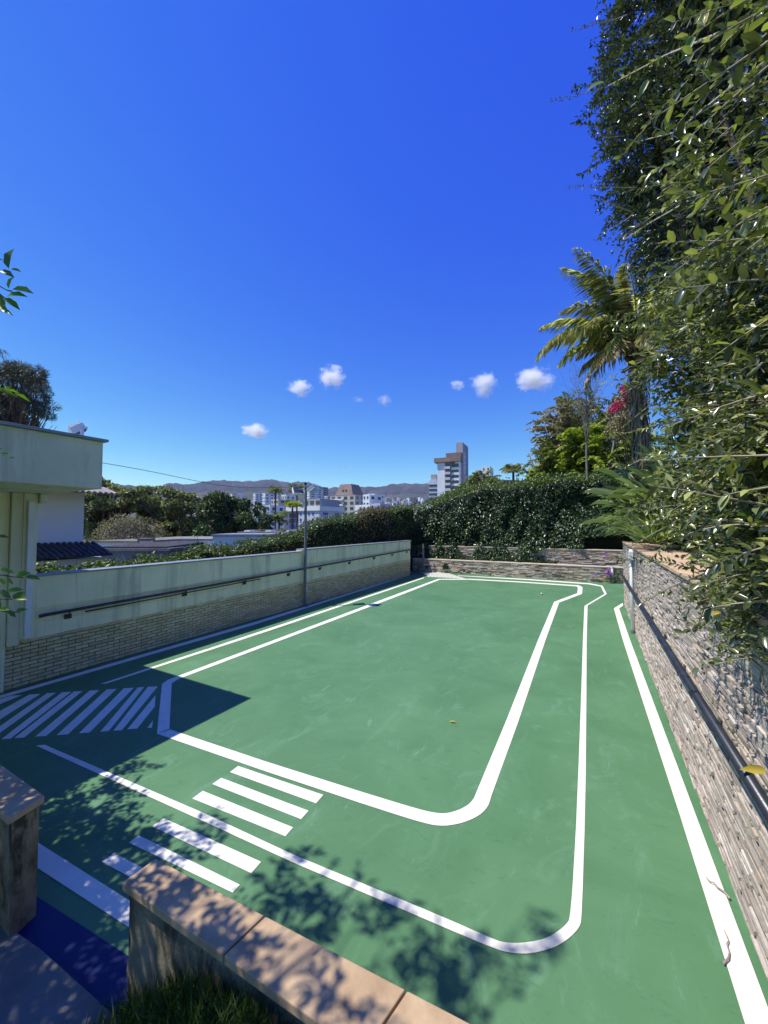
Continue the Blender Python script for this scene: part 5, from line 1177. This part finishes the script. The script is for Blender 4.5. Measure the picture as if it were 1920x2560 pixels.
# long bare arching shoots over the wall and palm
for pts in [[(1850, 1380, 2.6), (1775, 1480, 2.8), (1745, 1560, 2.9), (1685, 1545, 3.0)], [(1920, 1200, 2.3), (1760, 1270, 3.0), (1640, 1330, 4.2), (1545, 1385, 5.0)], [(1900, 860, 2.5), (1750, 930, 3.2), (1640, 1000, 4.2), (1560, 1065, 5.0)], [(1880, 1360, 2.4), (1800, 1420, 2.7), (1680, 1465, 3.2), (1600, 1512, 3.6)],
            [(1800, 1100, 3.2), (1700, 1150, 4.4), (1600, 1150, 5.2), (1560, 1170, 5.5)], [(1920, 420, 2.3), (1760, 480, 3.0), (1620, 560, 3.8), (1560, 600, 4.5)], [(1920, 150, 2.2), (1800, 240, 2.6), (1690, 330, 3.2), (1590, 355, 3.6)], [(1920, 30, 2.2), (1780, 90, 2.6), (1660, 140, 3.0), (1520, 215, 3.4)]]:
    q = [gd(*p)-SHv for p in pts]; m = MB(); m.tube(q, [.010, .008, .006, .003], 5); sht = m.obj('long_shoot', M_twig, sh, smooth=True)
    P, D, N = [], [], []
    for i in range(46):
        f = random.random()**.8*3; k = min(2, int(f)); p = q[k].lerp(q[k+1], f-k); P.append(p); D.append(Vector((R(-1, .4), R(-.5, .5), R(-.6, .8)))); N.append(Vector((R(-.4, .4), R(-.4, .4), 1)))
    mobj('leaves', leafmesh('leaves', np.array(P), np.array(D), np.array(N), rng.uniform(.02, .05, 46), .02, T4), L_shrub, sht, kind='stuff')
# ---- dark fig tree above the shrub
FG = Vector((2.2, 6.8, 2.2))
fg = thing('fig_tree', 'dark dense tall tree rising behind the huge shrub at the top right', 'tree', FG)
lst = [(1420, 60, 90), (1400, 130, 95), (1385, 205, 85), (1400, 275, 85), (1405, 335, 80), (1412, 400, 75), (1425, 470, 80), (1440, 540, 70), (1500, 120, 120), (1500, 260, 120), (1510, 400, 120), (1520, 530, 100), (1580, 60, 120), (1600, 200, 120), (1600, 340, 120), (1590, 480, 100), (1440, -60, 110), (1560, -80, 130), (1680, 100, 140), (1680, 300, 140)]
cs, rs = [], []
for px, py, r in lst:
    Z = 6.1+R(-.3, .3)+(.5 if px > 1480 else 0); c = gd(px*DS, py*DS, Z); rr = r*DS*Z/FOC; cs.append(tuple(c-FG)); rs.append((rr*.9, rr, rr*1.0))
cs += [(c[0]+1.3, c[1]+.9, c[2]) for c in cs[:8]]; rs += [(r[0]*1.3,)*3 for r in rs[:8]]
P, d = blobs(cs, rs, 12500, .5); keep = vnoise(P, 51, 2.2) > -.40; P, d = P[keep], d[keep]; kk = len(P); D0 = nrm(d*.8+rng.normal(size=P.shape)*.5+np.array((-.3, -.1, -.25))); Ls = rng.uniform(.18, .42, kk)
Pl, Dl, Nl, Ll = sprays(P, D0, Ls, 10, .11, (0, 0, .7))
mobj('crown', leafmesh('crown', Pl, Dl, Nl, Ll, Ll*.42, T4), L_dark, fg, kind='stuff')
spray_twigs('twigs', P, D0, Ls, M_bark, fg)
limbs('trunk', (0, 0, 0), cs[::2], .13, M_bark, fg, .3)
for k in range(22):
    c = Vector(random.choice(cs[:9]))+FG; z_ = R(.3, .7)
    shoot(fg, FG, c+Vector((R(-.3, .3), R(-.5, .3), R(-.5, .5))), Vector((-.9, R(-.5, .3), R(-.25, .3))), R(.5, .9), .085, False, L_dark, r=.006, bend=R(-.9, .3), gap=.022, wr=.45)
for (px, py, px2, py2, Z) in [(1330, 175, 1180, 178, 6.0), (1340, 410, 1215, 428, 5.6), (1345, 455, 1258, 440, 5.8), (1335, 295, 1275, 300, 5.7), (1330, 40, 1243, 68, 5.4), (1350, 480, 1290, 540, 5.6)]:
    a_, b_ = gd(px*DS, py*DS, Z), gd(px2*DS, py2*DS, Z-.2); shoot(fg, FG, a_+(a_-b_)*.3, b_-a_, (b_-a_).length*1.3, .045, False, L_dark, bend=0, r=.007, gap=.04)
# ================================================================== FOREGROUND TREE (left of the camera; its leaf shadows fall on court, walls and path)
FT = Vector((-4.6, -1.6, 0))
ft = thing('small_tree', 'small bright leaved tree at the left edge, shading the low walls', 'tree', FT)
sh_spots = [  # (display px, display py, height above ground, radius m, leaves)
 (250, 1665, 3.2, .24, 60), (300, 1650, 3.2, .18, 36), (215, 1700, 3.2, .26, 75), (190, 1745, 3.2, .28, 90), (250, 1740, 3.2, .20, 40), (160, 1780, 3.3, .25, 80), (200, 1830, 3.2, .22, 70), (225, 1870, 3.2, .18, 50),
 (400, 1775, 3.7, .16, 34), (470, 1765, 3.7, .13, 24), (330, 1815, 3.7, .20, 60), (280, 1840, 3.6, .22, 75), (350, 1850, 3.7, .15, 36), (300, 1790, 3.6, .12, 20),
 (630, 1870, 4.2, .10, 20), (560, 1920, 4.2, .16, 50), (620, 1940, 4.2, .17, 56), (680, 1930, 4.2, .16, 46), (740, 1960, 4.3, .14, 40), (560, 1985, 4.2, .16, 50), (650, 1990, 4.2, .14, 40), (770, 1900, 4.2, .08, 12), (800, 1950, 4.3, .08, 16),
 (840, 2030, 4.8, .13, 40), (920, 2080, 4.8, .14, 44), (1000, 2110, 4.9, .13, 40), (1080, 2090, 4.9, .12, 34), (1120, 2010, 5.0, .09, 26), (1150, 1965, 5.0, .08, 18), (1030, 2060, 4.9, .10, 24), (950, 2140, 4.8, .13, 40), (880, 2130, 4.8, .12, 30),
]
P, D, N, LL, tips = [], [], [], [], []
def proj(v):
    q = v-C0; z = q.dot(Fv); return (960+FOC*q.dot(Rv)/max(z, .01), 1280-FOC*q.dot(Uv)/max(z, .01), z)
def cluster(g, h, rad, n, ll=.105):
    """leafy spray whose shadow falls at g; raised until it clears the field of view like the real crown does"""
    while True:
        c = Vector((g.x, g.y, 0))+Vector((-.43, -.32, 1))*h; q = proj(c)
        if q[2] < .15 or q[0]+(rad*2.3+.38)/q[2]*FOC < -10 or h > 9.5: break
        h += .1
    tips.append(c-FT)
    ns = max(2, int(n/9))
    P0 = rng.normal(size=(ns, 3))*np.array((rad, rad, rad*.55))+np.array(tuple(c-FT)); D0 = rdir(ns, (.5, .1, -.1)); D0[:, 2] *= .5
    a_, b_, c_, d_ = sprays(P0, D0, rng.uniform(.16, .30, ns), 9, ll, (0, 0, 1.2), 1.1)
    P.extend(a_.tolist()); D.extend(b_.tolist()); N.extend(c_.tolist()); LL.extend(d_.tolist())
for dx, dy, h, rad, n in sh_spots: cluster(gz(dx*DS, dy*DS), h, rad*.52, int(n*1.2))
nfar = len(P)
for x in np.arange(-5.2, .5, .26):
    for y in np.arange(-.35, 1.95, .26):
        dens = 190 if x < -2.5 else (120 if x < -1.5 else (74 if x < -.8 else 20))
        if y > 1.72 and x > -2.9: dens = 0
        if y > 1.5 and x > -1.9: dens *= .8
        if dens: cluster(Vector((x+R(-.1, .1), y+R(-.1, .1), 0)), 2.9+.12*(x+4), .15, int(dens*1.2), .10)
for nm_, q_, T_ in (('outer_foliage', slice(0, nfar), T8), ('foliage', slice(nfar, None), T4)):
    mobj(nm_, leafmesh(nm_, np.array(P[q_]), np.array(D[q_]), np.array(N[q_]), np.array(LL[q_]), np.array(LL[q_])*.46, T_), L_near, ft, kind='stuff')
m = MB(); hub = Vector((-4.75, -1.5, 1.9))-FT; m.tube([(0, 0, -.1), Vector((-.05, .05, 1.0)), hub], [.11, .09, .08], 8); hubs = [Vector((-4.3, -.6, 2.7))-FT, Vector((-3.6, -.9, 3.4))-FT, Vector((-4.4, -.2, 2.6))-FT, Vector((-3.2, -.8, 4.0))-FT]
for h_ in hubs: m.tube([hub-Vector((0, 0, .1)), hub.lerp(h_, .5)+Vector((0, 0, .08)), h_], [.06, .045, .03], 6)
for t_ in tips:
    h_ = min(hubs, key=lambda q: (q-t_).length); m.tube([h_, h_.lerp(t_, .5)+Vector((R(-.08, .08), R(-.08, .08), R(0, .1))), t_], [.016, .009, .004], 4)
m.obj('trunk', M_bark, ft, smooth=True)
# leaves of this tree that reach into the picture at its left edge: each its own part
nlm = []
for k in range(4):
    me = leafmesh('leaf', np.zeros((1, 3)), np.array([[1, 0, 0.]]), np.array([[0, 0, 1.]]), .07, .07*R(.40, .52), T8, np.array([0.0])); me.materials.append(L_near); nlm.append(me)
def edge_leaf(px, py, Z, an, ln_, face=.6):
    p = gd(px, py, Z); dd = (Rv*math.cos(an)+Vector((0, 0, 1))*math.sin(an)+Fv*R(-.2, .2)).normalized(); nn_ = (-Fv*face+Vector((0, 0, 1))*(1-face)+Vector((R(-.2, .2), R(-.2, .2), 0)))
    y_ = nn_.cross(dd).normalized(); z_ = dd.cross(y_); o = mobj('leaf', random.choice(nlm), None, ft, p-FT); o.rotation_euler = Matrix((dd, y_, z_)).transposed().to_euler(); k_ = ln_/.07; o.scale = (k_,)*3
for a in [(22, 672, 1.25, 1.45, .072), (28, 673, 1.25, -.15, .03), (0, 678, 1.25, -.35, .052), (22, 722, 1.25, 1.25, .045), (30, 724, 1.25, -.08, .068), (18, 742, 1.25, .03, .072), (-4, 735, 1.25, -1.2, .05), (10, 745, 1.25, -.6, .055), (-6, 775, 1.25, -.25, .052), (-8, 650, 1.25, .1, .02), (-10, 760, 1.25, -.5, .05),
          (-5, 1340, 1.2, -.1, .03), (0, 1422, 1.2, -.3, .04), (22, 1444, 1.2, -1.0, .025), (40, 1440, 1.2, .25, .045), (65, 1440, 1.2, -.25, .04), (0, 1445, 1.2, -.9, .03), (0, 1475, 1.2, -.6, .042), (20, 1478, 1.2, .15, .04), (30, 1495, 1.2, .5, .04), (35, 1495, 1.2, .0, .046), (0, 1525, 1.2, .2, .035), (22, 1525, 1.2, -.9, .03), (40, 1527, 1.2, .15, .03), (-5, 1490, 1.2, -1.2, .04)]: edge_leaf(*a)
m = MB()
for pts, Z in [([(-60, 700), (0, 716), (18, 726), (30, 728)], 1.25), ([(-60, 715), (0, 735), (20, 752)], 1.25), ([(-40, 1438), (10, 1438), (30, 1442), (58, 1444)], 1.2), ([(-40, 1500), (10, 1498), (30, 1498)], 1.2), ([(-40, 1522), (20, 1530), (50, 1530)], 1.2)]:
    m.tube([gd(x, y, Z)-FT for x, y in pts], [.0022]*len(pts), 4)
tg_ = m.obj('twigs', M_bark, ft)
m = MB()
for px, py, Z in [(-60, 705, 1.25), (-40, 1438, 1.2), (-40, 1500, 1.2), (-40, 1522, 1.2)]:
    e = gd(px, py, Z)-FT; h_ = hubs[2]; m.tube([h_, h_.lerp(e, .5)+Vector((-.1, 0, .05)), e], [.012, .007, .003], 4)
m.obj('twigs', M_bark, ft)
# ================================================================== HAZE
hz = MB(); hz.box(-9000, 9000, -3000, 9500, -16, 830)
t = NT('haze_air'); pv = t.n('ShaderNodeVolumePrincipled'); pv.inputs['Color'].default_value = (.62, .74, 1, 1); pv.inputs['Density'].default_value = 0.000046; pv.inputs['Anisotropy'].default_value = .1
t.l(pv.outputs[0], t.out.inputs['Volume']); hz.obj('haze', t.m, kind='stuff')
